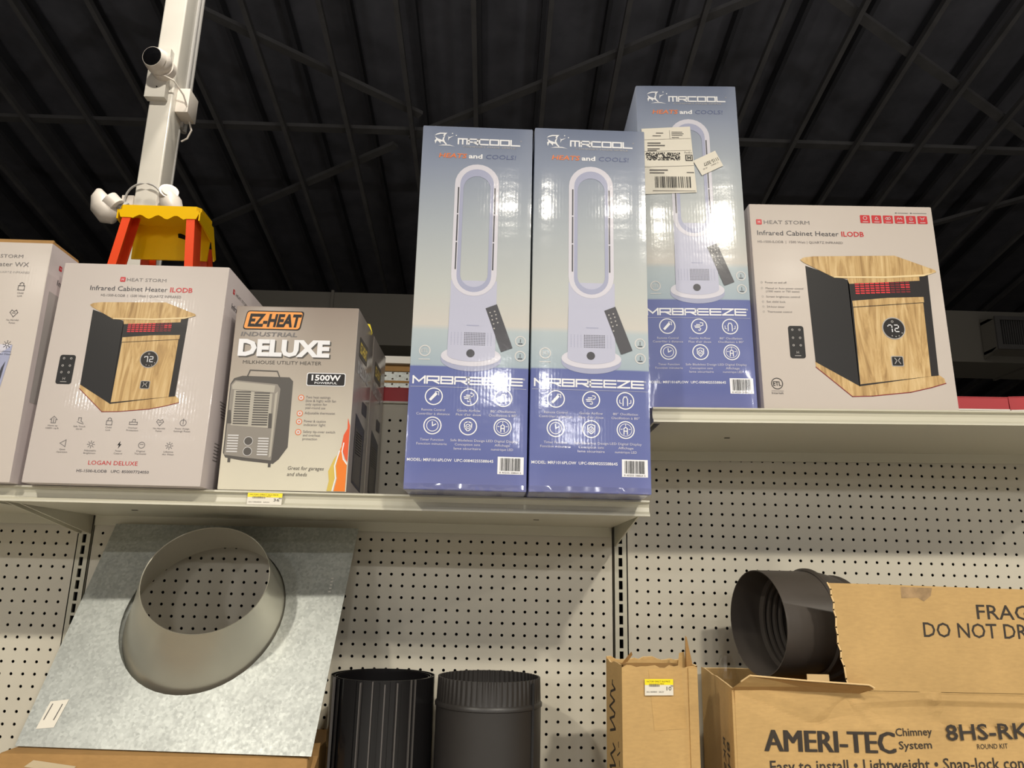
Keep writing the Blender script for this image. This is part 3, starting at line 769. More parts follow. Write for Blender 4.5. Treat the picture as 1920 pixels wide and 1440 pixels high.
# shipping label and sticker on the rear carton
def belly(x, y, z): return (x, y - .07 * (1 - abs(2 * x / BW - 1) ** 6) - .3 * z / BH, z)
b = MB(belly)
b.poly([(.35, 23.9), (4.42, 24.12), (4.7, 18.09), (.4, 17.9)], M_label, 8)
def lineL(u, v, n, h=.1, mt=M_ink): b.text('X' * n, u, v, h, mt, 9, width=n * .1)
b.stroke([(.5, 22.86), (4.4, 23.0)], .025, M_lgrey, 9); b.stroke([(2.7, 22.95), (2.68, 23.75)], .02, M_lgrey, 9); b.stroke([(.5, 21.78), (4.4, 21.9)], .025, M_lgrey, 9); b.stroke([(.5, 20.35), (4.55, 20.5)], .03, M_lgrey, 9)
for (u, v, wd, h) in ((1.55, 23.45, .6, .07), (1.25, 23.2, .7, .06), (2.85, 23.55, .9, .06), (2.85, 23.4, 1.0, .06), (2.85, 23.25, .9, .06), (2.85, 23.05, .6, .06), (.8, 22.5, 1.1, .1), (.8, 22.28, 1.45, .1), (.8, 21.98, 1.0, .08), (.8, 21.83, .75, .08), (.9, 20.02, 1.5, .11), (.9, 19.78, 1.2, .09), (3.95, 19.82, .6, .09), (1.1, 18.18, 3.5, .05)):
    b.rect(u, u + wd, v, v + h, M_lgrey, 9)
b.text('FedEx', 3.85, 21.62, .15, M_lgrey, 9, width=.62)
b.rect(3.9, 4.5, 20.92, 21.5, M_ink, 9); b.rect(3.98, 4.42, 21.0, 21.42, M_label, 10); b.text('H', 4.2, 21.06, .3, M_ink, 11, align='c', bold=.06)
r9 = random.Random(5)
for i in range(46):
    for j in range(9):
        if r9.random() < .55: b.rect(.62 + i * .062, .62 + i * .062 + .062, 20.98 + j * .078, 20.98 + j * .078 + .078, M_ink, 9)
barcode(b, .95, 4.62, 18.2, 19.6, 8, 9, paper=False, M2=M_ink)
b.build('shipping_label', fc)['label'] = 'white shipping label with barcodes'
b = MB(belly); b.poly([(4.53, 20.94), (6.4, 21.89), (7.0, 20.52), (5.2, 19.61)], M_label, 9)
b.text('1115-3077', 6.55, 21.28, .3, M_ink, 10, width=1.35, rot=math.radians(180 + 25), bold=.01)
b.text('05 07', 5.35, 20.1, .12, M_lgrey, 10, width=.4, rot=.45); b.text('CHINA 12', 6.0, 20.45, .12, M_lgrey, 10, width=.7, rot=.45)
b.build('sticker', fc)['label'] = 'small white sticker stuck on crooked'
# loose film at the foot of the front cartons
def film(par, u0, u1, seed, corner):
    r = random.Random(seed); b = MB(); n = 26; rows = []
    for j in range(4):
        row = []
        for i in range(n):
            f = i / (n - 1); u = u0 + (u1 - u0) * f
            row.append((u, -.10 - .12 * j * r.random() + (.5 * (j / 3) ** 2), .45 - j * .24 - (.08 * r.random() if j else 0)))
        rows.append(row)
    b.rings(rows, M_film, close=False)
    if corner: b.add([(0.1, -.1, .3), (-.55, -.2, .62), (-.35, .1, .15), (.15, .1, -.05), (.5, -.12, .05)], [(0, 1, 2), (0, 2, 3), (0, 3, 4)], M_film)
    b.build('loose_film', par, smooth=True)
film(fa, 0, BW, 1, True); film(fb, 0, BW, 2, False)

# printing on the white and taupe cartons is duller than on the film-wrapped blue ones
def dull(mt):
    c = mt.copy(); c.name = mt.name + '_dull'
    p = c.node_tree.nodes['Principled BSDF']; p.inputs['Coat Weight'].default_value = 0.10; p.inputs['Coat Roughness'].default_value = 0.25; p.inputs['Specular IOR Level'].default_value = 0.3
    return c
for n_ in [k_ for k_ in globals() if k_.startswith('K_')] + ['M_wood', 'M_carton', 'M_cartside']: globals()[n_] = dull(globals()[n_])
# ---- cabinet heater artwork shared by the white cartons
def heater_picture(b, fu, fv, ou, ov):
    T = lambda pts: [(u * fu + ou, v * fv + ov) for u, v in pts]
    b.poly(T([(4.28, 3.85), (4.3, 3.38), (6.92, 1.06), (8.5, 1.12), (11.5, 1.45), (13.2, 1.85), (14.36, 2.2), (14.3, 2.55), (13.94, 2.83), (7.6, 1.95)]), M_wood, 1)
    b.stroke(T([(4.3, 3.36), (6.92, 1.04), (8.5, 1.10), (11.5, 1.43), (13.2, 1.83), (14.36, 2.18)]), .07 * fu, K_maroon, 2)
    b.poly(T([(4.2, 11.8), (7.6, 10.6), (7.6, 1.86), (4.31, 3.77)]), K_black, 2)
    b.poly(T([(7.5, 10.9), (14.08, 11.2), (13.88, 2.8), (13.27, 2.74), (7.55, 1.86)]), K_brown, 2)
    b.poly(T([(7.64, 2.02), (13.27, 2.74), (13.4, 8.85), (7.73, 8.4)]), M_wood, 3)
    b.poly(T([(7.72, 8.34), (13.47, 8.82), (13.48, 9.28), (10.6, 9.16), (7.70, 8.86)]), M_wood, 4)
    b.poly(T([(7.73, 8.30), (13.4, 8.77), (13.4, 8.82), (7.73, 8.36)]), K_brown, 4)
    b.poly(T([(7.47, 10.78), (7.61, 10.3), (13.34, 10.66), (13.36, 11.1)]), M_wood, 3)
    b.poly(T([(3.81, 12.3), (4.1, 12.05), (6.43, 10.82), (7.47, 10.74), (10.5, 10.85), (13.7, 11.06), (14.81, 11.42), (14.7, 11.6), (11.55, 12.79), (4.93, 12.62), (4.1, 12.5)]), M_wood, 4)
    b.poly(T([(6.43, 10.92), (6.43, 10.8), (10.5, 10.82), (13.7, 11.04), (14.81, 11.42), (13.7, 11.2), (10.5, 10.98)]), K_edge, 5)
    for q in range(5):
        for k in range(11):
            u = 8.05 + k * .41; v = 9.45 + q * .2 + k * .02
            b.rect(*(T([(u, v)])[0][0], T([(u + .33, v)])[0][0], T([(u, v)])[0][1], T([(u, v + .11)])[0][1]), K_glow if (k < 7 or q in (2, 3) and k > 8) else K_maroon, 3)
    cu, cv = T([(10.76, 6.6)])[0]
    b.disc(cu, cv, .92 * fu, K_lgrey, 5); b.disc(cu, cv, .84 * fu, K_brown, 6)
    S = lambda pts, wd=.09: b.stroke([(cu + x * fu, cv + y * fv) for x, y in pts], wd * fu, K_white, 7)
    S([(-.46, .18), (-.46, .27), (-.14, .27), (-.14, 0), (-.14, -.27)], .075); S([(.08, .27), (.38, .27), (.38, .0), (.08, .0), (.08, -.27), (.38, -.27)], .075)
    b.ring(cu - .07 * fu, cv + .56 * fv, .06 * fu, .1 * fu, K_lgrey, 7, 12)
    for x, y in ((-.2, -.62), (.35, -.62), (.62, -.38), (.1, -.68)): b.disc(cu + x * fu, cv + y * fv, .05 * fu, K_lgrey, 7, 8)
    cu, cv = T([(10.75, 3.91)])[0]
    b.rrect(cu - .48 * fu, cu + .48 * fu, cv - .42 * fv, cv + .42 * fv, .1 * fu, K_lgrey, 5); b.rrect(cu - .42 * fu, cu + .42 * fu, cv - .36 * fv, cv + .36 * fv, .08 * fu, K_black, 6)
    for sg in (-1, 1): b.stroke([(cu + sg * .2 * fu, cv + .24 * fv), (cu + sg * .05 * fu, cv + .05 * fv), (cu + sg * .22 * fu, cv - .2 * fv)], .06 * fu, K_lgrey, 7)
    b.stroke([(cu - .1 * fu, cv + .04 * fv), (cu + .1 * fu, cv + .04 * fv)], .05 * fu, K_lgrey, 7)
def remote_picture(b, u0, u1, v0, v1):
    b.rrect(u0, u1, v0, v1, .16 * (u1 - u0), K_black, 2)
    W = u1 - u0; H = v1 - v0
    for i in (.27, .73):
        for j in (.88, .63, .4): b.ring(u0 + i * W, v0 + j * H, .04 * W, .075 * W, K_lgrey, 3, 10)
    b.text('H', u0 + W / 2, v0 + .14 * H, .18 * W, K_lgrey, 3, align='c'); b.rect(u0 + .3 * W, u1 - .3 * W, v0 + .07 * H, v0 + .09 * H, K_lgrey, 3)
def storm_mark(b, u, v, k):
    b.rrect(u - .22 * k, u + .22 * k, v - .22 * k, v + .22 * k, .07 * k, K_red, 2); b.text('H', u, v - .1 * k, .2 * k, K_white, 3, align='c')

# right heater carton on the upper shelf
DW, DH, DD = 15.15, 17.2, 9.5
t = thing('heater_carton', 'white cabinet heater carton with a row of red icons on the upper shelf', 'carton', (32.45, -14.05, 75.86), (0, -0.0155, 0.0))
bevel_box('carton_body', DW, DD, DH, lambda n: M_carton if n.y < -.5 else M_cartside, t, bev=.12)
b = MB(); storm_mark(b, .72, 15.58, 1.05); b.text('HEAT STORM', 1.12, 15.42, .32, K_grey, 2, width=3.75); b.build('brand_lettering', t)
b = MB(); b.text('Infrared Cabinet Heater', .52, 14.42, .42, K_dgrey, 2, width=6.65); b.build('title_lettering', t)
b = MB(); b.text('ILODB', 7.4, 14.42, .42, K_red, 2, width=1.85, bold=.02); b.build('model_lettering', t)
b = MB(); b.text('HS-1500-ILODB  |  1500 Watt | QUARTZ INFRARED', .5, 13.75, .2, K_grey, 2, width=6.95); b.build('subtitle', t)
for k in range(6):
    u = 9.5 + k * .95
    b = MB(); b.rrect(u - .4, u + .4, 15.64, 16.34, .06, K_red, 2)
    S = lambda pts: b.stroke([(u + x, 16.0 + y) for x, y in pts], .045, K_cream, 3)
    if k == 0: b.ring(u, 16.08, .13, .17, K_cream, 3, 14)
    if k == 1: S([(-.15, -.05), (0, .22), (.15, -.05), (-.15, -.05)])
    if k == 2: S([(-.2, .15), (.2, .15), (.2, -.02), (-.2, -.02), (-.2, .15)]); S([(-.1, .0), (.15, .2)])
    if k == 3: S([(-.2, 0), (-.1, .18), (0, 0), (.1, .18), (.2, 0)])
    if k == 4: S([(-.12, .1), (-.06, .22), (.06, .22), (.12, .1), (.12, -.08), (-.12, -.08), (-.12, .1)]); S([(-.06, .06), (.06, .06)])
    if k == 5: S([(-.18, .18), (0, .1), (.18, .18)]); S([(-.1, .04), (0, -.02), (.1, .04)])
    b.rect(u - .22, u + .22, 15.72, 15.77, K_cream, 3); b.build('feature_icon', t)
b = MB(); b.rect(12.05, 12.18, 16.55, 16.62, K_dgrey, 2); b.rect(12.25, 13.15, 16.56, 16.6, K_grey, 2); b.rect(13.3, 13.43, 16.55, 16.62, K_dgrey, 2); b.rect(13.5, 14.65, 16.56, 16.6, K_grey, 2); b.build('small_print', t)
b = MB(); heater_picture(b, 1, 1, 0, 0); b.build('heater_picture', t)
b = MB(); remote_picture(b, 2.36, 3.58, 4.05, 6.7); b.build('remote_picture', t)
b = MB()
for k, (v, ln) in enumerate([(10.25, 'Power on and off'), (9.76, 'Manual or Auto power control'), (9.5, '(1500 watts or 750 watts)'), (9.05, 'Screen brightness control'), (8.62, 'Set child lock'), (8.2, '24-hour timer'), (7.78, 'Thermostat control')]):
    b.text(ln, .84, v, .16, K_grey, 2, width=.108 * len(ln)); 
    if k != 2: b.ring(.55, v + .08, .06, .085, K_lgrey, 2, 10)
b.build('feature_list', t)
b = MB(); b.ring(1.15, 2.0, .4, .46, K_black, 2); b.text('ETL', 1.15, 1.83, .34, K_black, 2, width=.62, align='c', bold=.02); b.rect(.68, 1.62, 1.4, 1.43, K_grey, 2); b.text('Intertek', 1.15, 1.17, .17, K_dgrey, 2, align='c', width=.92); b.build('certification_mark', t)

# left heater carton on the lower shelf
EW, EH, ED = 12.62, 17.0, 9.8
W = shear(.6, EH)
t = thing('heater_carton', 'shrink-wrapped white cabinet heater carton with rows of line icons, left of the milkhouse heater', 'carton', (-21.5, -15.75, 68.66), (0, 0, -0.004))
M_wrapE = mat('film_wrapped_white_carton', (202, 192, 186), 0.5, coat=0.7, film=0.6, flute=1.2, coat_rough=0.12)
bevel_box('carton_body', EW, ED, EH, lambda n: M_wrapE if n.y < -.5 else M_cartside, t, W, bev=.12)
b = MB(W); storm_mark(b, 4.64, 15.72, .9); b.text('HEAT STORM', 4.95, 15.58, .27, K_grey, 2, width=3.0); b.build('brand_lettering', t)
b = MB(W); b.text('Infrared Cabinet Heater', 2.3, 14.78, .38, K_dgrey, 2, width=5.85); b.build('title_lettering', t)
b = MB(W); b.text('ILODB', 8.35, 14.78, .38, K_red, 2, width=1.7, bold=.02); b.build('model_lettering', t)
b = MB(W); b.text('HS-1500-ILODB  |  1500 Watt | QUARTZ INFRARED', 3.2, 14.3, .2, K_grey, 2, width=6.05); b.build('subtitle', t)
b = MB(W); heater_picture(b, .733, .735, -.27, 4.52); b.build('heater_picture', t)
b = MB(W); remote_picture(b, 1.05, 2.2, 7.3, 9.55); b.build('remote_picture', t)
caps = [('Heats up', '1000+ sq.ft'), ('Safe Touch', 'Grill'), ('Child', 'Lock'), ('Overheat', 'Protection'), ('No Harmful', 'Fumes'), ('Power Outage', 'Settings Reset'), ('Quiet', 'Operation'), ('Adjustable', 'Brightness'), ('Power', 'Control'), ('Digital', 'Thermostat'), ('Lifetime', 'Air Filter')]
def line_icon(b, k, u, v, mt=None, s=1.0):
    mt = mt or K_grey
    S = lambda pts: b.stroke([(u + x * s, v + y * s) for x, y in pts], .045 * s, mt, 2)
    if k == 0: S([(-.25, 0), (0, .25), (.25, 0), (.15, 0), (.15, -.25), (-.15, -.25), (-.15, 0), (-.25, 0)]); S([(0, -.2), (0, .1)])
    elif k == 1: S([(-.15, .2), (.05, .2), (.05, -.05), (.2, -.15)]); S([(-.2, -.1), (.0, -.2), (.25, -.25)]); S([(-.15, .2), (-.15, 0)])
    elif k == 2: S([(-.2, -.25), (.2, -.25), (.2, .05), (-.2, .05), (-.2, -.25)]); S([(-.12, .05), (-.12, .2), (0, .28), (.12, .2), (.12, .05)])
    elif k == 3: S([(-.28, -.2), (.28, -.2), (.28, -.02), (-.28, -.02), (-.28, -.2)]); S([(-.12, -.02), (-.05, .18), (.1, .18), (.12, -.02)])
    elif k == 4: S([(0, -.25), (-.25, .05), (-.15, .22), (0, .12), (.15, .22), (.25, .05), (0, -.25)]); S([(-.1, .02), (.1, .02)])
    elif k == 5: b.ring(u, v, .2 * s, .245 * s, mt, 2, 16); S([(0, .3), (0, -.1)])
    elif k == 6: S([(.15, .25), (-.25, 0), (.15, -.25), (.15, .25)])
    elif k == 8: b.poly([(u + x * s, v + y * s) for x, y in ((.05, .28), (-.14, -.03), (-.01, -.03), (-.07, -.28), (.15, .05), (.02, .05))], K_black, 2)
    elif k == 9: b.ring(u, v, .2 * s, .245 * s, mt, 2, 16); S([(-.1, .05), (.1, .05)])
    else:
        b.ring(u, v, .09 * s, .13 * s, mt, 2, 12)
        for q in range(8): a = q * math.pi / 4; S([(.18 * math.cos(a), .18 * math.sin(a)), (.26 * math.cos(a), .26 * math.sin(a))])
pos = [(1.46, 4.62), (3.38, 4.6), (5.47, 4.58), (7.21, 4.6), (9.11, 4.6), (10.78, 4.62), (2.47, 2.9), (4.44, 2.86), (6.46, 2.88), (8.05, 2.9), (10.03, 2.9)]
for k, (u, v) in enumerate(pos):
    b = MB(W); line_icon(b, k, u, v)
    for q, ln in enumerate(caps[k]): b.text(ln, u, v - .5 - q * .19, .12, K_grey, 2, align='c', width=.085 * len(ln))
    b.build('feature_icon', t)
b = MB(W); b.text('LOGAN DELUXE', 4.48, 1.4, .3, K_red, 2, width=3.5); b.build('name_lettering', t)
b = MB(W); b.text('HS-1500-ILODB   UPC: 850007724050', 3.76, .85, .2, K_dgrey, 2, width=5.1); b.build('model_number', t)
def side_text(par, W_, D_, H_, bars, warp=None):
    """printing on the right-hand side of a carton"""
    wf = warp or (lambda x, y, z: (x, y, z))
    b = MB(lambda x, y, z: wf(W_ - y, x, z))        # face coordinates: u runs back along the side
    storm_mark(b, 1.5, H_ - 1.5, .9); b.text('HEAT STORM', 2.0, H_ - 1.65, .25, K_grey, 2, width=3); b.text('Infrared', 1.4, H_ - 2.9, .45, K_dgrey, 2, width=2.2)
    if bars:
        b.rect(.6, D_ - 1, 6, H_ - 3.7, K_lgrey, 2)
        for k in range(9): b.rect(2.2, D_ - 1.5, H_ - 4.6 - k * .55, H_ - 4.5 - k * .55, K_grey, 3)
        b.rect(2.0, 3.2, .3, 3.6, K_maroon, 2)
    for k in range(6):
        b.rect(1.6 + .1 * k, 2.8 + .1 * k, 6.6 - k * .22 if not bars else 5.6 - k * .22, 6.66 - k * .22 if not bars else 5.66 - k * .22, K_grey, 2)
        b.rect(1.6, 2.6, 3.4 - k * .25, 3.46 - k * .25, K_grey, 2)
    b.build('side_print', par)
side_text(t, EW, ED, EH, False, W)

# far-left heater carton, cut by the frame
FW, FH, FD = 12.6, 18.4, 8.6
t = thing('wall_heater_carton', 'white wall heater carton with an opened brown top flap, cut off by the left edge', 'carton', (-22.45 - FW, -15.5, 68.66), (0, 0, 0))
bevel_box('carton_body', FW, FD, FH, lambda n: M_carton if n.y < -.5 else M_cartside, t, bev=.1)
b = MB(); b.text('HEAT STORM', FW - 2.05, FH - 1.3, .27, K_grey, 2, width=3.2, align='r'); storm_mark(b, FW - 5.6, FH - 1.16, .9); b.build('brand_lettering', t)
b = MB(); b.text('Infrared Wall Heater WX', FW - 1.5, FH - 2.0, .36, K_grey, 2, width=6.4, align='r'); b.build('title_lettering', t)
b = MB(); b.text('HS-1500-WX  |  1500 Watt | QUARTZ INFRARED', FW - 1.35, FH - 2.55, .16, K_lgrey, 2, width=5.8, align='r'); b.build('subtitle', t)
for k, (du, v, q) in enumerate([(3.75, FH - 3.75, 1), (1.75, FH - 3.6, 2), (3.9, FH - 5.9, 3), (1.95, FH - 5.75, 4), (2.0, FH - 8.2, 7)]):
    b = MB(); line_icon(b, q, FW - du, v, s=1.15)
    for z, ln in enumerate(caps[q] if q != 7 else caps[10]): b.text(ln, FW - du, v - .6 - z * .22, .14, K_grey, 2, align='c', width=.09 * len(ln))
    b.build('feature_icon', t)
b = MB(); u = FW - 3.0
b.poly([(3.0, 2.6), (u - .7, 2.6), (u - .3, 7.2), (u + .1, 9.0), (3.0, 9.0)], K_lav3, 1); b.poly([(3.0, 9.0), (u + .1, 9.0), (u + 1.4, 10.2), (4.4, 10.2)], K_lav3, 2)
b.poly([(u + .1, 9.0), (u + 1.4, 10.2), (u + 1.35, 9.2), (u + .6, 3.0), (u - .7, 1.6), (u - .7, 2.6)], K_lav2, 2)
b.poly([(u + .9, 8.4), (u + 1.12, 8.9), (u + .6, 3.6), (u - .1, 2.8), (u + .3, 4.4)], K_dgrey, 3)
b.disc(u - .75, 9.6, .75, K_dgrey, 4, ry=.36); b.text('72', u - .75, 9.5, .24, K_white, 5, align='c', width=.42, shear=.3)
b.build('heater_picture', t)
side_text(t, FW, FD, FH, True)
b = MB(); b.box(.15, FW - .1, .2, .38, FH, FH + .32, M_card2); b.build('top_flap', t)
b = MB(); b.prism([(.3, FH), (4.2, FH), (4.0, FH + .28), (.4, FH + .3)], 'x', FW - .35, FW - .17, M_card2); b.build('top_flap', t)

# ---- milkhouse heater cartons
GW, GH, GD = 9.42, 14.1, 6.7
def ez_carton():
    t = thing('milkhouse_heater_carton', 'x', 'carton', group='milkhouse heater cartons')
    W = shear(-.25, GH)
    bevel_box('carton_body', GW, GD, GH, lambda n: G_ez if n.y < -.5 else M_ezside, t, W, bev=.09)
    b = MB(W); b.rrect(.62, 5.02, 12.2, 13.72, .22, K_brown, 2, sk=.16); b.rrect(.7, 4.94, 12.28, 13.64, .2, K_ezor, 3, sk=.16); b.text('EZ-HEAT', 1.0, 12.48, .95, K_brown, 4, width=3.95, bold=.045, shear=.15); b.build('brand_badge', t)
    b = MB(W); b.text('INDUSTRIAL', .54, 11.68, .33, K_grey, 2, width=4.3, bold=.02, shear=.2); b.build('industrial_lettering', t)
    b = MB(W); b.text('DELUXE', .56, 10.08, 1.2, K_heat3, 2, width=6.95, bold=.05); b.text('DELUXE', .46, 10.18, 1.2, K_white, 3, width=6.95, bold=.05); b.build('deluxe_lettering', t)
    b = MB(W); b.text('MILKHOUSE UTILITY HEATER', .92, 9.5, .27, K_heat3, 2, width=5.95); b.build('heater_lettering', t)
    b = MB(W); b.rrect(5.85, 8.78, 7.88, 8.9, .15, K_white, 2); b.rrect(5.91, 8.72, 7.94, 8.84, .12, K_brown, 3); b.text('1500W', 7.32, 8.31, .42, K_white, 4, width=2.2, align='c', bold=.03); b.text('POWERFUL', 7.32, 8.04, .16, K_white, 4, width=1.7, align='c', bold=.01); b.build('wattage_badge', t)
    lists = [(6.98, ['Two heat settings', '(low & high) with fan', 'only option for', 'year-round use']), (5.78, ['Adjustable thermostat']), (5.16, ['Power & caution', 'indicator light']), (4.37, ['Safety tip-over switch', 'and overheat', 'protection'])]
    for v, ls in lists:
        b = MB(W); b.ring(5.56, v - .02, .17, .23, K_orange, 2, 16); b.disc(5.56, v - .02, .17, K_cream, 2, 14); b.disc(5.56, v - .02, .06, K_flame2, 3, 8)
        for q, ln in enumerate(ls): b.text(ln, 5.92, v - .06 - q * .27, .19, K_grey, 2, width=.108 * len(ln))
        b.build('feature_line', t)
    b = MB(W); b.text('Great for garages', 5.0, 1.55, .27, K_heat3, 2, width=2.65, shear=.2); b.text('and sheds', 5.0, 1.1, .27, K_heat3, 2, width=1.45, shear=.2); b.build('slogan', t)
    # printed picture of the heater
    b = MB(W)
    b.poly([(.35, 2.35), (.15, 2.7), (.15, 7.9), (.4, 8.35), (1.0, 8.55), (4.55, 8.5), (4.85, 8.2), (4.88, 3.2), (4.3, 2.3), (3.9, 1.95), (1.6, 2.15)], K_heat3, 1)
    b.poly([(.25, 2.55), (.22, 7.85), (.5, 8.2), (3.7, 7.95), (3.95, 7.6), (3.75, 2.2), (2.0, 2.35)], K_heat1, 2)
    b.poly([(.3, 7.8), (.55, 8.1), (3.55, 7.85), (3.5, 7.3), (.35, 7.5)], K_heat2, 3)
    b.poly([(3.6, 7.2), (3.78, 7.4), (3.7, 2.5), (3.55, 2.4)], K_heat2, 3)
    b.poly([(.5, 7.45), (3.4, 7.2), (3.4, 4.6), (.5, 4.75)], K_heat2, 3)
    for k in range(14):
        v = 7.25 - k * .185
        b.rect(.65, 1.78, v, v + .1, K_heat3, 4); b.rect(2.05, 3.2, v - .06, v + .04, K_heat3, 4)
    b.poly([(.2, 5.9), (.4, 5.9), (.55, 4.9), (.25, 4.9)], K_heat3, 4); b.poly([(3.25, 5.7), (3.5, 5.7), (3.55, 4.6), (3.3, 4.6)], K_heat3, 4)
    for k in range(7):
        v = 2.75 + k * .2; b.rrect(.38, 1.2, v, v + .1, .04, K_cream, 4); b.rrect(2.65, 3.45, v - .18, v - .08, .04, K_cream, 4)
    for v in (3.6, 2.83): b.disc(1.95, v, .3, K_heat3, 4, 18); b.ring(1.95, v, .3, .34, K_cream, 4, 18)
    b.stroke([(1.35, 8.45), (1.55, 9.0), (3.6, 8.95), (3.85, 8.4)], .08, K_heat3, 3)
    b.rect(.55, .75, 2.0, 2.4, K_heat3, 2); b.rect(3.55, 3.75, 1.7, 2.1, K_heat3, 2)
    b.build('heater_picture', t)
    b = MB(W)
    b.poly([(7.98, .06), (8.1, .8), (8.0, 1.5), (8.35, 2.4), (8.7, 2.9), (8.55, 1.9), (8.65, 1.2), (8.45, .06)], K_flame3, 2)
    b.poly([(8.5, .06), (8.68, 1.0), (8.55, 1.9), (8.75, 3.1), (9.02, 3.7), (8.95, 2.6), (9.33, 2.0), (9.33, .06)], K_flame, 3)
    b.poly([(9.0, 2.9), (8.85, 3.4), (8.95, 4.2), (9.2, 4.7), (9.18, 5.5), (9.36, 4.9), (9.36, 2.2), (9.2, 2.4)], K_flame2, 3)
    b.stroke([(8.4, .1), (8.58, 1.0), (8.45, 1.9), (8.72, 3.0)], .09, K_white, 4); b.stroke([(9.33, 2.05), (9.05, 2.4), (8.92, 3.0), (9.0, 3.6)], .08, K_white, 4)
    b.build('flame_picture', t)
    # right-hand side print
    b = MB(lambda x, y, z: W(GW - y, x, z))
    b.poly([(1.4, .9), (5.0, .5), (5.2, 5.5), (1.5, 6.2)], K_dgrey, 2); b.poly([(1.5, 1.1), (4.4, .8), (4.5, 4.6), (1.6, 5.2)], K_heat3, 3)
    for k in range(9): b.rect(1.9, 4.2, 3.2 + k * .2, 3.28 + k * .2, K_black, 4)
    b.build('side_picture', t)
    b = MB(lambda x, y, z: W(GW - y, x, z)); b.text('DELUXE', .9, 9.3, .9, K_lgrey, 2, width=4.6, bold=.05); b.build('side_lettering', t)
    b = MB(lambda x, y, z: W(GW - y, x, z)); b.rrect(1.1, 4.4, 10.6, 12.2, .2, K_heat3, 2); b.text('EZ-HEAT', 1.4, 11.0, .8, K_flame3, 3, width=2.7, bold=.04); b.build('side_badge', t)
    b = MB(lambda x, y, z: W(GW - y, x, z)); b.rrect(3.6, 5.6, 6.6, 7.6, .15, K_dgrey, 2); b.build('side_wattage_badge', t)
    return t
g1 = ez_carton(); g1['label'] = 'taupe milkhouse heater carton at the shelf front with orange badge'
g1.location = Vector((-8.2, -14.35, 68.66)) * I; g1.rotation_euler = (0, 0, -0.022)
g2 = copy_tree(g1); g2['label'] = 'second milkhouse heater carton standing directly behind the front one'
g2.location = Vector((-8.05, -7.5, 68.66)) * I; g2.rotation_euler = (0, 0, -0.012)
t = tag(MB().build('price_sticker') if False else thing('price_sticker', 'yellow price sticker standing up behind the front milkhouse heater carton', 'price tag', (0.55, -9.2, 82.6)), None, None)
b = MB(); b.poly([(0, 0), (.75, -.35), (.85, 0), (.6, .75), (-.25, .85)], M_lyel, 0); b.add([(0, .02, 0), (.75, .02, -.35), (.85, .02, 0), (.6, .02, .75), (-.25, .02, .85)], [(4, 3, 2, 1, 0)], M_lyel); b.build('sticker_sheet', t)

# price tag on the shelf lip
def price_tag(label, loc, rot, price, wd, ht):
    t = thing('price_tag', label, 'price tag', loc, rot)
    b = MB(); b.box(0, wd, 0, .02, 0, ht, M_label); b.build('paper', t)
    b = MB(); b.rect(.0, wd, ht * .64, ht, M_lyel, 1); b.build('yellow_band', t)
    b = MB(); b.text('FACTORY DIRECT SALE PRICE', .15, ht * .8, ht * .1, M_cardink, 2, width=wd * .82); 
    b.text('REG', wd * .55, ht * .67, ht * .08, M_cardink, 2, width=wd * .12)
    barcode(b, wd * .1, wd * .58, ht * .48, ht * .74, 4, 2, paper=False, M2=M_lgrey)
    b.text('SKU 0000000   EACH', .12, ht * .17, ht * .09, M_lgrey, 2, width=wd * .6)
    b.text(price, wd * .93, ht * .3, ht * .24, M_ink, 2, align='r', width=wd * .17); b.text('99', wd * .99, ht * .5, ht * .12, M_ink, 2, align='r', width=wd * .08)
    b.build('tag_print', t)
price_tag('yellow and white price tag on the shelf lip below the milkhouse heater', (-5.86, -14.63, 67.62), (-.12, 0, .0), '36', 2.5, .85)

# ================================================================== lower shelf stock
# roof flashing
PL = dict(o=Vector((-22.04, -10.05, 50.36)), yaw=-.074, lean=.498)
uu = Vector((math.cos(-.074), math.sin(-.074), 0)); bb_ = Vector((-math.sin(-.074), math.cos(-.074), 0))
vv = math.cos(.498) * Vector((0, 0, 1)) + math.sin(.498) * bb_
nn = uu.cross(vv)                     # towards the viewer and up
t = thing('roof_flashing', 'galvanized roof flashing with flared cone leaning on the pegboard', 'flashing', PL['o'])
PW, PLn = 21.7, 18.7
cb = Vector((-11.1, -5.1, 59.18)) - PL['o']
cu, cv = cb.dot(uu), cb.dot(vv)
b = MB(); N = 48; rb = 6.55
def P3(u, v, h=0): return uu * u + vv * v + nn * h
inner = [P3(cu + rb * math.cos(2 * math.pi * k / N), cv + rb * math.sin(2 * math.pi * k / N)) for k in range(N)]
def edge_pt(a):
    dx, dy = math.cos(a), math.sin(a); ts = []
    if dx > 1e-9: ts.append((PW - cu) / dx)
    if dx < -1e-9: ts.append(-cu / dx)
    if dy > 1e-9: ts.append((PLn - cv) / dy)
    if dy < -1e-9: ts.append(-cv / dy)
    tt = min(x for x in ts if x > 0); return (cu + dx * tt, cv + dy * tt)
angs = sorted([2 * math.pi * k / N for k in range(N)] + [math.atan2(y - cv, x - cu) % (2 * math.pi) for x in (0, PW) for y in (0, PLn)])
inn = [P3(cu + rb * math.cos(a), cv + rb * math.sin(a)) for a in angs]; out = [P3(*edge_pt(a)) for a in angs]
back_i = [p - nn * .05 for p in inn]; back_o = [p - nn * .05 for p in out]
b.rings([back_i, back_o, out, inn], M_galv)
b.build('base_plate', t)
rimc = Vector((-9.87, -9.8, 62.37)) - PL['o']; rr = 4.69
nr = Vector((math.sin(.12) * math.cos(.559), -math.cos(.12) * math.cos(.559), math.sin(.559)))
ra = (uu - nr * uu.dot(nr)).normalized(); rb2 = nr.cross(ra)
def circ(c, a1, a2, r, n=64): return [c + a1 * r * math.cos(2 * math.pi * k / n) + a2 * r * math.sin(2 * math.pi * k / n) for k in range(n)]
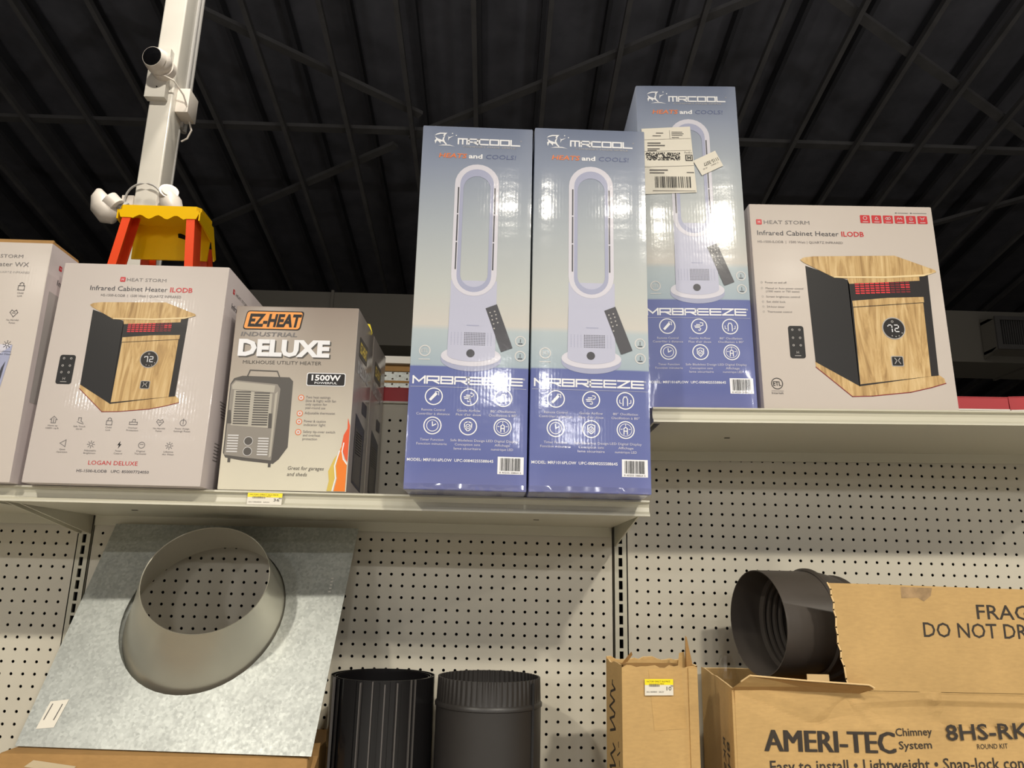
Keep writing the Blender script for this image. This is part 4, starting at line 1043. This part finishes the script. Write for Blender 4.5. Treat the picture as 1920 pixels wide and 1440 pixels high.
b = MB(); prof = []
b.rings([circ(cb + nn * (.02 + .16 * math.sin(math.pi * q / 8)), uu, vv, 7.45 - .85 * q / 8) for q in range(9)], M_galv)
b.build('flange_bead', t, smooth=True, sharp=50)
rg = []
for k in range(9):
    f = k / 8; g = f
    c = cb.lerp(rimc, g); a1 = uu.lerp(ra, f).normalized(); a2 = vv.lerp(rb2, f).normalized()
    r = 6.6 + (rr - 6.6) * (f ** .85); rg.append(circ(c + nn * .03 * (1 - f), a1, a2, r))
rg.append(circ(rimc - nr * .02, ra, rb2, rr - .06))
for k in (7, 4, 0):
    f = k / 8; c = cb.lerp(rimc, f); a1 = uu.lerp(ra, f).normalized(); a2 = vv.lerp(rb2, f).normalized(); r = 6.6 + (rr - 6.6) * (f ** .85) - .07; rg.append(circ(c, a1, a2, r))
b = MB(); b.rings(rg, M_galv2); b.build('cone', t, smooth=True, sharp=50)
b = MB(lambda x, y, z: tuple(P3(x, z, -y + .02)))
b.poly([(1.0, 1.2), (2.3, 1.35), (2.55, 3.4), (1.2, 3.2)], M_label, 1)
for q in range(2): b.stroke([(1.3 + .75 * q, 1.9), (1.45 + .75 * q, 3.0)], .08, M_lgrey, 2)
b.build('paper_label', t)
b = MB(lambda x, y, z: tuple(P3(x, z, -y + .02)))
for k in range(5): b.rect(20.3, 20.5, 12.6 + k * .3, 12.7 + k * .3, M_white, 1)
b.build('stamped_mark', t)

# brown carton below the flashing
def open_faces(name, label, loc, W, D, H, mt, rot=0):
    t = thing(name, label, 'carton', loc, (0, 0, rot)); return t
t = thing('cardboard_box', 'worn brown cardboard box under the galvanized roof flashing', 'box', (-22.3, -11.6, 29.95))
BW2, BD2, BH2 = 21.7, 10.9, 20.3
bevel_box('box_body', BW2, BD2, BH2, lambda n: M_card2, t, bev=.35, seg=2)
b = MB(); b.add([(BW2 - 1.2, -.02, BH2 - .5), (BW2 + .12, .3, BH2 - 1.8), (BW2 + .28, 2.0, BH2 - .3), (BW2 + .1, 3.4, BH2 + .35), (BW2 - .8, 2.2, BH2 + .5), (BW2 - 1.0, .6, BH2 + .12)], [(0, 1, 2, 5), (5, 2, 3, 4)], M_card2); b.build('crumpled_corner', t)
b = MB(); b.poly([(2.0, 19.4), (5.3, 19.1), (5.6, 19.5), (2.6, 19.85)], mat('packing_tape', (196, 178, 146), 0.25), 3); b.build('tape_patch', t)

# stove pipes
def pipe_round(cx, cy, z0, r, z1):
    t = thing('crimped_stove_pipe', 'matt black round stove pipe with crimped top collar', 'stove pipe', (cx, cy, z0))
    H = z1 - z0; n = 120
    def ring(z, rr_, am=0, ph=0): return [(rr_ * (1 + am * math.sin(60 * 2 * math.pi * k / n + ph)) * math.cos(2 * math.pi * k / n), rr_ * (1 + am * math.sin(60 * 2 * math.pi * k / n + ph)) * math.sin(2 * math.pi * k / n), z) for k in range(n)]
    b = MB(); b.rings([ring(0, r), ring(H - 2.1, r), ring(H - 2.05, r + .09), ring(H - 1.85, r + .1), ring(H - 1.7, r - .02)], M_pipe); b.build('pipe_wall', t, smooth=True, sharp=50)
    b = MB()
    rg = []
    for zz, rr_, am in ((H - 1.7, r - .02, 0), (H - 1.45, r - .05, .006), (H, r - .12, .012), (H, r - .2, .012), (H - 1.4, r - .12, .006), (H - 2.4, r - .1, 0), (0, r - .06, 0)):
        a = []
        for k in range(240):
            th = 2 * math.pi * k / 240; q = rr_ * (1 + am * (1 if k % 4 < 2 else -1)); a.append((q * math.cos(th), q * math.sin(th), zz))
        rg.append(a)
    b.rings(rg, M_pipe); b.build('crimped_collar', t, smooth=True, sharp=25)
    b = MB(); b.box(r * .80, r * .80 + .16, -r * .62, -r * .56, 0, H - .2, M_pipe2)
    b.build('seam', t)
    return t
pipe_round(12.0, -7.2, 29.95, 4.05, 55.45)
# nested, not yet rolled-shut pipe sheets
t = thing('nested_stove_pipe', 'glossy black nested stove pipe sheets with open ribbed seams', 'stove pipe', (3.76, -7.2, 29.95))
def sheet(r0, a0, a1, H, lean=0.0, rip=0):
    b = MB(); n = 60; rg = [[], [], [], []]
    for k in range(n + 1):
        a = math.radians(a0 + (a1 - a0) * k / n); r = r0 + (rip * math.sin(k * .9) if rip else 0)
        for q, (rr_, z) in enumerate(((r, 0), (r, H), (r - .06, H), (r - .06, 0))):
            rg[q].append((rr_ * math.cos(a) + lean * (z / H), rr_ * math.sin(a), z))
    b.rings(rg, M_pipe2, close=False); return b
HT = 25.45
sheet(4.0, -128, 215, HT).build('pipe_sheet', t, smooth=True, sharp=30)
sheet(3.86, -120, 222, HT - .1).build('pipe_sheet', t, smooth=True, sharp=30)
sheet(3.72, -104, 236, HT - .05).build('pipe_sheet', t, smooth=True, sharp=30)
sheet(3.55, -98, 240, HT - .15).build('pipe_sheet', t, smooth=True, sharp=30)
for k in range(9):
    a = math.radians(-112 + k * 6.2); r = 3.98 + .12 * math.sin(k * 2.1)
    b = MB(); b.bar((r * math.cos(a), r * math.sin(a), 0), (r * math.cos(a) + .05, r * math.sin(a), HT - .05 - .1 * (k % 3)), .09, .24 + .06 * (k % 2), M_rib if k % 2 else M_pipe2, up=(math.cos(a), math.sin(a), 0)); b.build('seam_rib', t)
for a in (-146, -52, -47):
    aa = math.radians(a); b = MB(); b.bar((4.03 * math.cos(aa), 4.03 * math.sin(aa), 0), (4.03 * math.cos(aa), 4.03 * math.sin(aa), HT), .1, .2, M_rib, up=(math.cos(aa), math.sin(aa), 0)); b.build('seam_rib', t)

# narrow kraft box with price tag
SW, SD, SH = 5.75, 3.6, 27.0
t = thing('kraft_box', 'narrow kraft cardboard box with torn top and handwriting on its side', 'box', (21.45, -13.0, 29.95), (0, 0, .17))
def jag(b, p0, p1, z0, zt, seed, th, mt, amp=.12, n=16):
    """upright panel with a torn top edge"""
    r = random.Random(seed); p0 = Vector(p0); p1 = Vector(p1); d = (p1 - p0); q = Vector((-d.y, d.x)).normalized() * th
    top = [zt + (r.random() - .5) * 2 * amp for _ in range(n + 1)]
    for k in range(n):
        a = p0 + d * k / n; c = p0 + d * (k + 1) / n
        vs = [(a.x, a.y, z0), (c.x, c.y, z0), (c.x, c.y, top[k + 1]), (a.x, a.y, top[k]), (a.x + q.x, a.y + q.y, z0), (c.x + q.x, c.y + q.y, z0), (c.x + q.x, c.y + q.y, top[k + 1] - .04), (a.x + q.x, a.y + q.y, top[k] - .04)]
        b.add(vs, [(0, 1, 2, 3), (5, 4, 7, 6)], mt); b.add([vs[3], vs[2], vs[6], vs[7]], [(0, 1, 2, 3)], M_cut)
b = MB(); jag(b, (0, 0), (SW, 0), 0, SH, 1, .16, M_card); b.build('front_panel', t)
b = MB(); jag(b, (0, SD), (0, 0), 0, SH + .1, 2, .16, M_card, .1, 8); b.build('side_panel', t)
b = MB(); jag(b, (SW, 0), (SW + .1, SD), 0, SH + .1, 3, .16, M_card, .1, 8); b.build('side_panel', t)
b = MB(); jag(b, (SW + .1, SD), (0, SD), 0, SH + .25, 4, .16, M_card, .15); b.build('rear_panel', t)
b = MB(); b.box(0.1, SW - .05, .1, SD - .1, 0, .2, M_card); b.build('bottom_panel', t)
b = MB(); b.add([(.3, .4, SH - .4), (SW - .3, .4, SH - .3), (SW - .2, SD - .4, SH - .1), (.3, SD - .3, SH - .1)], [(0, 1, 2, 3)], M_card2); b.build('folded_flap', t)
b = MB(); b.add([(SW - .55, .6, SH - .3), (SW + .05, .8, SH - .2), (SW - .35, .9, SH + 1.95), (SW - .5, .85, SH + 2.05), (SW - .5, 1.0, SH - .2)], [(0, 1, 2, 3), (4, 0, 3)], M_card2); b.add([(SW - 1.0, 1.2, SH - .3), (SW - .3, 1.2, SH - .3), (SW - .45, 1.25, SH + .9), (SW - .85, 1.25, SH + .8)], [(0, 1, 2, 3)], M_card); b.build('torn_flap', t)
b = MB(); b.add([(.5, 1.5, SH), (1.1, 1.8, SH + .55), (1.35, 1.7, SH + .85), (1.5, 1.9, SH + .6), (1.15, 2.0, SH + .1)], [(0, 1, 2, 3, 4)], M_card2); b.build('torn_flap', t)
b = MB(); b.poly([(2.0, SH - .2), (4.5, SH - .05), (4.8, SH - 4.2), (2.35, SH - 4.3)], cardmat('kraft_patch', (204, 166, 108)), 2); b.build('tape_patch', t)
b = MB(); b.box(SW - .75, SW - .05, -.12, .1, 0, SH - .1, M_card); b.build('corner_fold', t)
b = MB(lambda x, y, z: (y, SD - x, z))
r = random.Random(12); v = SH - 1.2
for wd_ in range(3):
    pts = [(1.5, v)]
    for k in range(13): pts.append((1.45 + .65 * math.sin(k * 1.9 + wd_) + r.uniform(-.15, .15), v - .27 * (k + 1)))
    b.stroke(pts, .17, M_cardink, 1, ext=.3); v -= 4.3
pts = [(2.7, SH - 5.2)]
for k in range(16): pts.append((2.75 + .3 * math.sin(k * 2.2), SH - 5.2 - .3 * (k + 1)))
for a_, c_ in zip(pts[::2], pts[1::2]): b.stroke([a_, c_], .1, M_cardink, 1)
b.build('handwriting', t)
PTx = Vector((23.15, -12.75, 0))
price_tag('yellow and white price tag on the narrow kraft box', (23.1, -12.86, 55.0), (0, 0, .17), '10', 2.15, 1.1)

# chimney kit carton
t = thing('chimney_kit_carton', 'large open chimney kit carton with a torn upright flap at right', 'carton', (28.9, -14.3, 29.95))
KW, KD, KH = 27.5, 13.4, 25.85
def crease(u, v):
    """dents of the crushed front, inches towards the viewer"""
    d = 0.0
    for (x0, z0, x1, z1, a, wd) in ((8.4, 25.0, 14.2, 25.4, .10, .5), (14.2, 25.4, 14.4, 23.9, .12, .6), (14.4, 23.9, 20.5, 23.3, -.16, .7), (6.0, 23.5, 8.6, 25.2, -.14, .6), (8.5, 25.0, 11.0, 22.8, .10, .5), (0, 25.7, 9, 22.3, -.12, .8), (14, 25.3, 27, 25.2, .12, .4), (20.5, 23.3, 27, 22.8, -.12, .7)):
        dx, dz = x1 - x0, z1 - z0; L2 = dx * dx + dz * dz
        tt = max(0, min(1, ((u - x0) * dx + (v - z0) * dz) / L2)); q = math.hypot(u - x0 - tt * dx, v - z0 - tt * dz)
        d += a * max(0, 1 - q / wd)
    d *= max(0.0, min(1.0, (v - 23.2) / .5))
    # the crushed band leans inwards at its foot
    if v > 23.4 and u > 6: d -= .2 * math.sin(math.pi * min(1, (v - 23.4) / 2.4)) * min(1, (u - 6) / 2)
    return d
b = MB(); NX, NZ = 110, 90; vs = []; fs = []
zs = [KH * (1 - (1 - k / NZ) ** 2.0) for k in range(NZ + 1)]
for j in range(NZ + 1):
    for i in range(NX + 1):
        u = KW * i / NX; vs.append((u, -crease(u, zs[j]), zs[j]))
for j in range(NZ):
    for i in range(NX):
        a = j * (NX + 1) + i; fs.append((a, a + 1, a + NX + 2, a + NX + 1))
b.add(vs, fs, M_card); b.box(0, KW, .18, .22, 0, KH - .05, M_card)
b.build('front_panel', t)
b = MB(); jag(b, (1.4, KD), (0, 0), 0, KH + .05, 21, .18, M_card, .06, 10); b.build('side_panel', t)
b = MB(); jag(b, (KW, 0), (KW, KD), 0, KH, 22, .18, M_card, .05, 8); b.build('side_panel', t)
b = MB(); jag(b, (KW, KD), (1.4, KD), 0, KH, 23, .18, M_card, .05, 12); b.build('rear_panel', t)
b = MB(); b.box(.2, KW - .1, .2, KD - .1, 0, .2, M_card); b.build('bottom_panel', t)
# upright torn flap
fl = [(7.9, KH - .1), (8.2, KH + .5), (8.12, KH + .75), (8.05, KH + 1.6), (7.86, KH + 2.1), (7.9, KH + 2.6), (7.72, KH + 3.1), (7.76, KH + 3.7), (7.68, KH + 4.2), (7.74, KH + 4.9), (7.6, KH + 5.4), (7.66, KH + 5.9), (7.5, KH + 6.4), (7.52, KH + 6.8), (7.3, KH + 7.25), (12, KH + 7.22), (17, KH + 7.15), (22.0, KH + 7.1), (27.4, KH + 7.05), (27.4, KH - .1)]
b = MB(); b.prism(fl, 'y', 0.0, .17, M_card); b.build('upright_flap', t)
b = MB()
for a_, c_ in zip(fl[1:14], fl[2:15]): b.stroke([a_, c_], .1, M_cut, 1)
b.build('torn_edge', t)
b = MB(); b.add([(0.0, 0, KH - .05), (9.0, -.05, KH - .1), (9.6, -1.0, KH + .3), (9.2, -1.05, KH + .5), (5, -1.1, KH + .7), (1.0, -1.0, KH + .95), (.5, -.6, KH + .5)], [(0, 1, 2, 3, 4, 5, 6)], M_card)
b.add([(0.0, .05, KH - .12), (9.0, 0, KH - .2), (9.6, -.9, KH + .2), (9.2, -.95, KH + .4), (5, -1.0, KH + .6), (1.0, -.9, KH + .85), (.5, -.5, KH + .4)], [(6, 5, 4, 3, 2, 1, 0)], M_card2); b.build('folded_flap', t)
b = MB(); e = [(9.6, -1.0, KH + .3), (9.2, -1.05, KH + .5), (5, -1.1, KH + .7), (1.0, -1.0, KH + .95), (.5, -.6, KH + .5)]; b.tube(e, .06, M_cut, 6); b.build('flap_edge', t)
# print that follows the dents
def on_front(x, y, z): return (x, -crease(x, z) + y - .03, z)
b = MB(on_front)
for q in range(4): b.text('AMERI-TEC', 2.05 + .045 * q, 21.85, 1.38, M_cardink, 1 + .6 * q, width=9.0)
b.build('brand_lettering', t)
b = MB(on_front); b.text('Chimney', 11.25, 22.95, .5, M_cardink, 1, width=2.55, bold=.01, rot=.04); b.text('System', 11.4, 22.12, .5, M_cardink, 1, width=2.3, bold=.01, rot=.04); b.build('system_lettering', t)
b = MB(lambda x, y, z: (x, min(-crease(x, z), 0.02) + y - .09, z)); b.text('8HS-RKS', 14.75, 22.75, 1.0, M_cardink, 1, width=6.6, bold=.015, rot=.04); b.build('code_lettering', t)
b = MB(on_front); b.text('ROUND KIT', 16.85, 22.22, .32, M_cardink, 1, width=2.15, rot=.04); b.build('kit_lettering', t)
b = MB(on_front); b.text('Easy to install • Lightweight • Snap-lock connection', 2.4, 20.5, .75, M_cardink, 1, width=20.6, bold=.01, rot=.03); b.build('slogan_lettering', t)
b = MB(); b.text('FRAGILE', 17.95, KH + 4.98, 1.0, M_cardink, 1, width=5.9, bold=.008); b.build('fragile_lettering', t)
b = MB(); b.text('DO NOT DROP', 13.95, KH + 3.68, 1.0, M_cardink, 1, width=9.3, bold=.008); b.build('warning_lettering', t)
M_smudge = mat('grey_scuff', (158, 130, 94), .8, grain=.35, gscale=40)
b = MB(); b.poly([(12.6, KH + 7.1), (14.9, KH + 7.05), (14.75, KH + 6.5), (14.2, KH + 6.1), (13.8, KH + 6.35), (12.6, KH + 6.3)], M_smudge, 1); b.build('scuff_mark', t)
b = MB(lambda x, y, z: (1.4 * x / KD + y * 0 + (y) * 1.0 - .02, x, z))
b.text('8HS', 1.6, 22.0, 1.0, M_cardink, 1, width=2.4, rot=math.radians(-90)); b.text('RKS', 3.2, 22.0, .9, M_cardink, 1, width=2.2, rot=math.radians(-90))
b.stroke([(1.6, 17.0), (1.6, 18.6), (.9, 18.6), (2.2, 20.2), (3.5, 18.6), (2.8, 18.6), (2.8, 17.0), (1.6, 17.0)], .16, M_cardink, 1)
b.build('side_print', t)

# black elbow lying in the carton
t = thing('stove_pipe_elbow', 'black stove pipe elbow poking out of the chimney kit carton', 'elbow', (32.85, -8.6, 59.95))
ax = Vector((.962, .23, .02)).normalized(); bend = Vector((.35, .5, -.78)); 
path = [(Vector((0, 0, 0)), ax)]
p = Vector((0, 0, 0)); d = ax.copy()
for k in range(3): p = p + d * 1.45; path.append((p.copy(), d.copy()))
for k in range(8):
    d = (d + bend * .2).normalized(); p = p + d * .85; path.append((p.copy(), d.copy()))
def frame_ring(p, d, r, n=56):
    a = d.cross(Vector((0, 0, 1))).normalized(); q = a.cross(d); return [p + (a * math.cos(2 * math.pi * k / n) + q * math.sin(2 * math.pi * k / n)) * r for k in range(n)]
RP = 3.98
rg = []
for k, (p, d) in enumerate(path[:4]): rg.append(frame_ring(p, d, RP - .02 * k))
b = MB(); b.rings(rg + [frame_ring(path[3][0], path[3][1], RP - .14), frame_ring(path[0][0], path[0][1], RP - .06), rg[0]], M_elbow); b.build('collar', t, smooth=True, sharp=50)
for (i0, i1) in ((3, 5), (5, 7), (7, 9), (9, 11)):
    b = MB(); rg = []
    seq = path[i0:i1 + 1]
    p0, d0 = seq[0]
    rg.append(frame_ring(p0 - d0 * .02, d0, RP - .02)); rg.append(frame_ring(p0 + d0 * .12, d0, RP + .16)); rg.append(frame_ring(p0 + d0 * .3, d0, RP + .16)); rg.append(frame_ring(p0 + d0 * .42, d0, RP))
    for p, d in seq[1:]: rg.append(frame_ring(p, d, RP - .02))
    for p, d in reversed(seq): rg.append(frame_ring(p, d, RP - .1))
    b.rings(rg, M_elbow); b.build('gore', t, smooth=True, sharp=50)
b = MB()
for k in range(4):
    p = ax * (2.6 + k * .55); b.rings([frame_ring(p, ax, RP - .1), frame_ring(p + ax * .18, ax, RP - .42), frame_ring(p + ax * .36, ax, RP - .42), frame_ring(p + ax * .54, ax, RP - .12)], M_elbow)
b.build('inner_ribs', t, smooth=True, sharp=40)
b = MB(); b.box(2.0, 3.6, -4.2, -4.1, -3.75, -3.3, M_cut); b.build('paper_tab', t)
# clear bag behind
t = thing('plastic_bag', 'crumpled clear plastic bag in the chimney kit carton behind the elbow', 'bag', (31.9, -3.2, 54.9))
b = MB(); r = random.Random(3); rg = []
for j in range(7):
    z = -1.5 + j * .6; rg.append([((1.25 - .12 * j) * math.cos(2 * math.pi * k / 14) * r.uniform(.8, 1.15), (1.0 - .1 * j) * math.sin(2 * math.pi * k / 14) * r.uniform(.8, 1.15), z) for k in range(14)])
b.rings(rg, M_film, cap=True); b.build('film', t)

# ------------------------------------------------------------------ pieces that sit on a part become its sub-parts
def base(n): return n.rsplit('.', 1)[0] if n[-3:].isdigit() and '.' in n else n
NEST = {'lens': ('lens_ring', 'lamp_head'), 'cap_front_lip': ('cap_top',), 'cap_skirt': ('cap_top',), 'tool_slot': ('cap_top',), 
        'hook_slot': ('deck',), 'seam': ('pipe_wall',), 'louvre': ('frame',), 'paper_label': ('base_plate',), 'stamped_mark': ('base_plate',), 'flange_bead': ('cone',), 'inner_ribs': ('collar',),
        'torn_edge': ('upright_flap',), 'fragile_lettering': ('upright_flap',), 'warning_lettering': ('upright_flap',), 'scuff_mark': ('upright_flap',), 'flap_edge': ('folded_flap',),
        'system_lettering': ('front_panel',), 'code_lettering': ('front_panel',), 'kit_lettering': ('front_panel',), 'slogan_lettering': ('front_panel',), 'handwriting': ('side_panel',),
        'corner_fold': ('front_panel',), 'tape_patch': ('front_panel', 'box_body'), 'screw': ('cover_plate',), 'backing_board': ('perforated_panel',)}
for root in [o for o in list(C.objects) if o.parent is None and o.type == 'EMPTY']:
    kids = list(root.children)
    for k in kids:
        for pn in NEST.get(base(k.name), ()):
            ps = [p for p in kids if base(p.name) == pn]
            if ps: k.parent = ps[0]; break
    icons = [k for k in kids if base(k.name) == 'feature_icon']; caps_ = [k for k in kids if base(k.name) == 'caption']
    for i_, c_ in zip(icons, caps_): c_.parent = i_
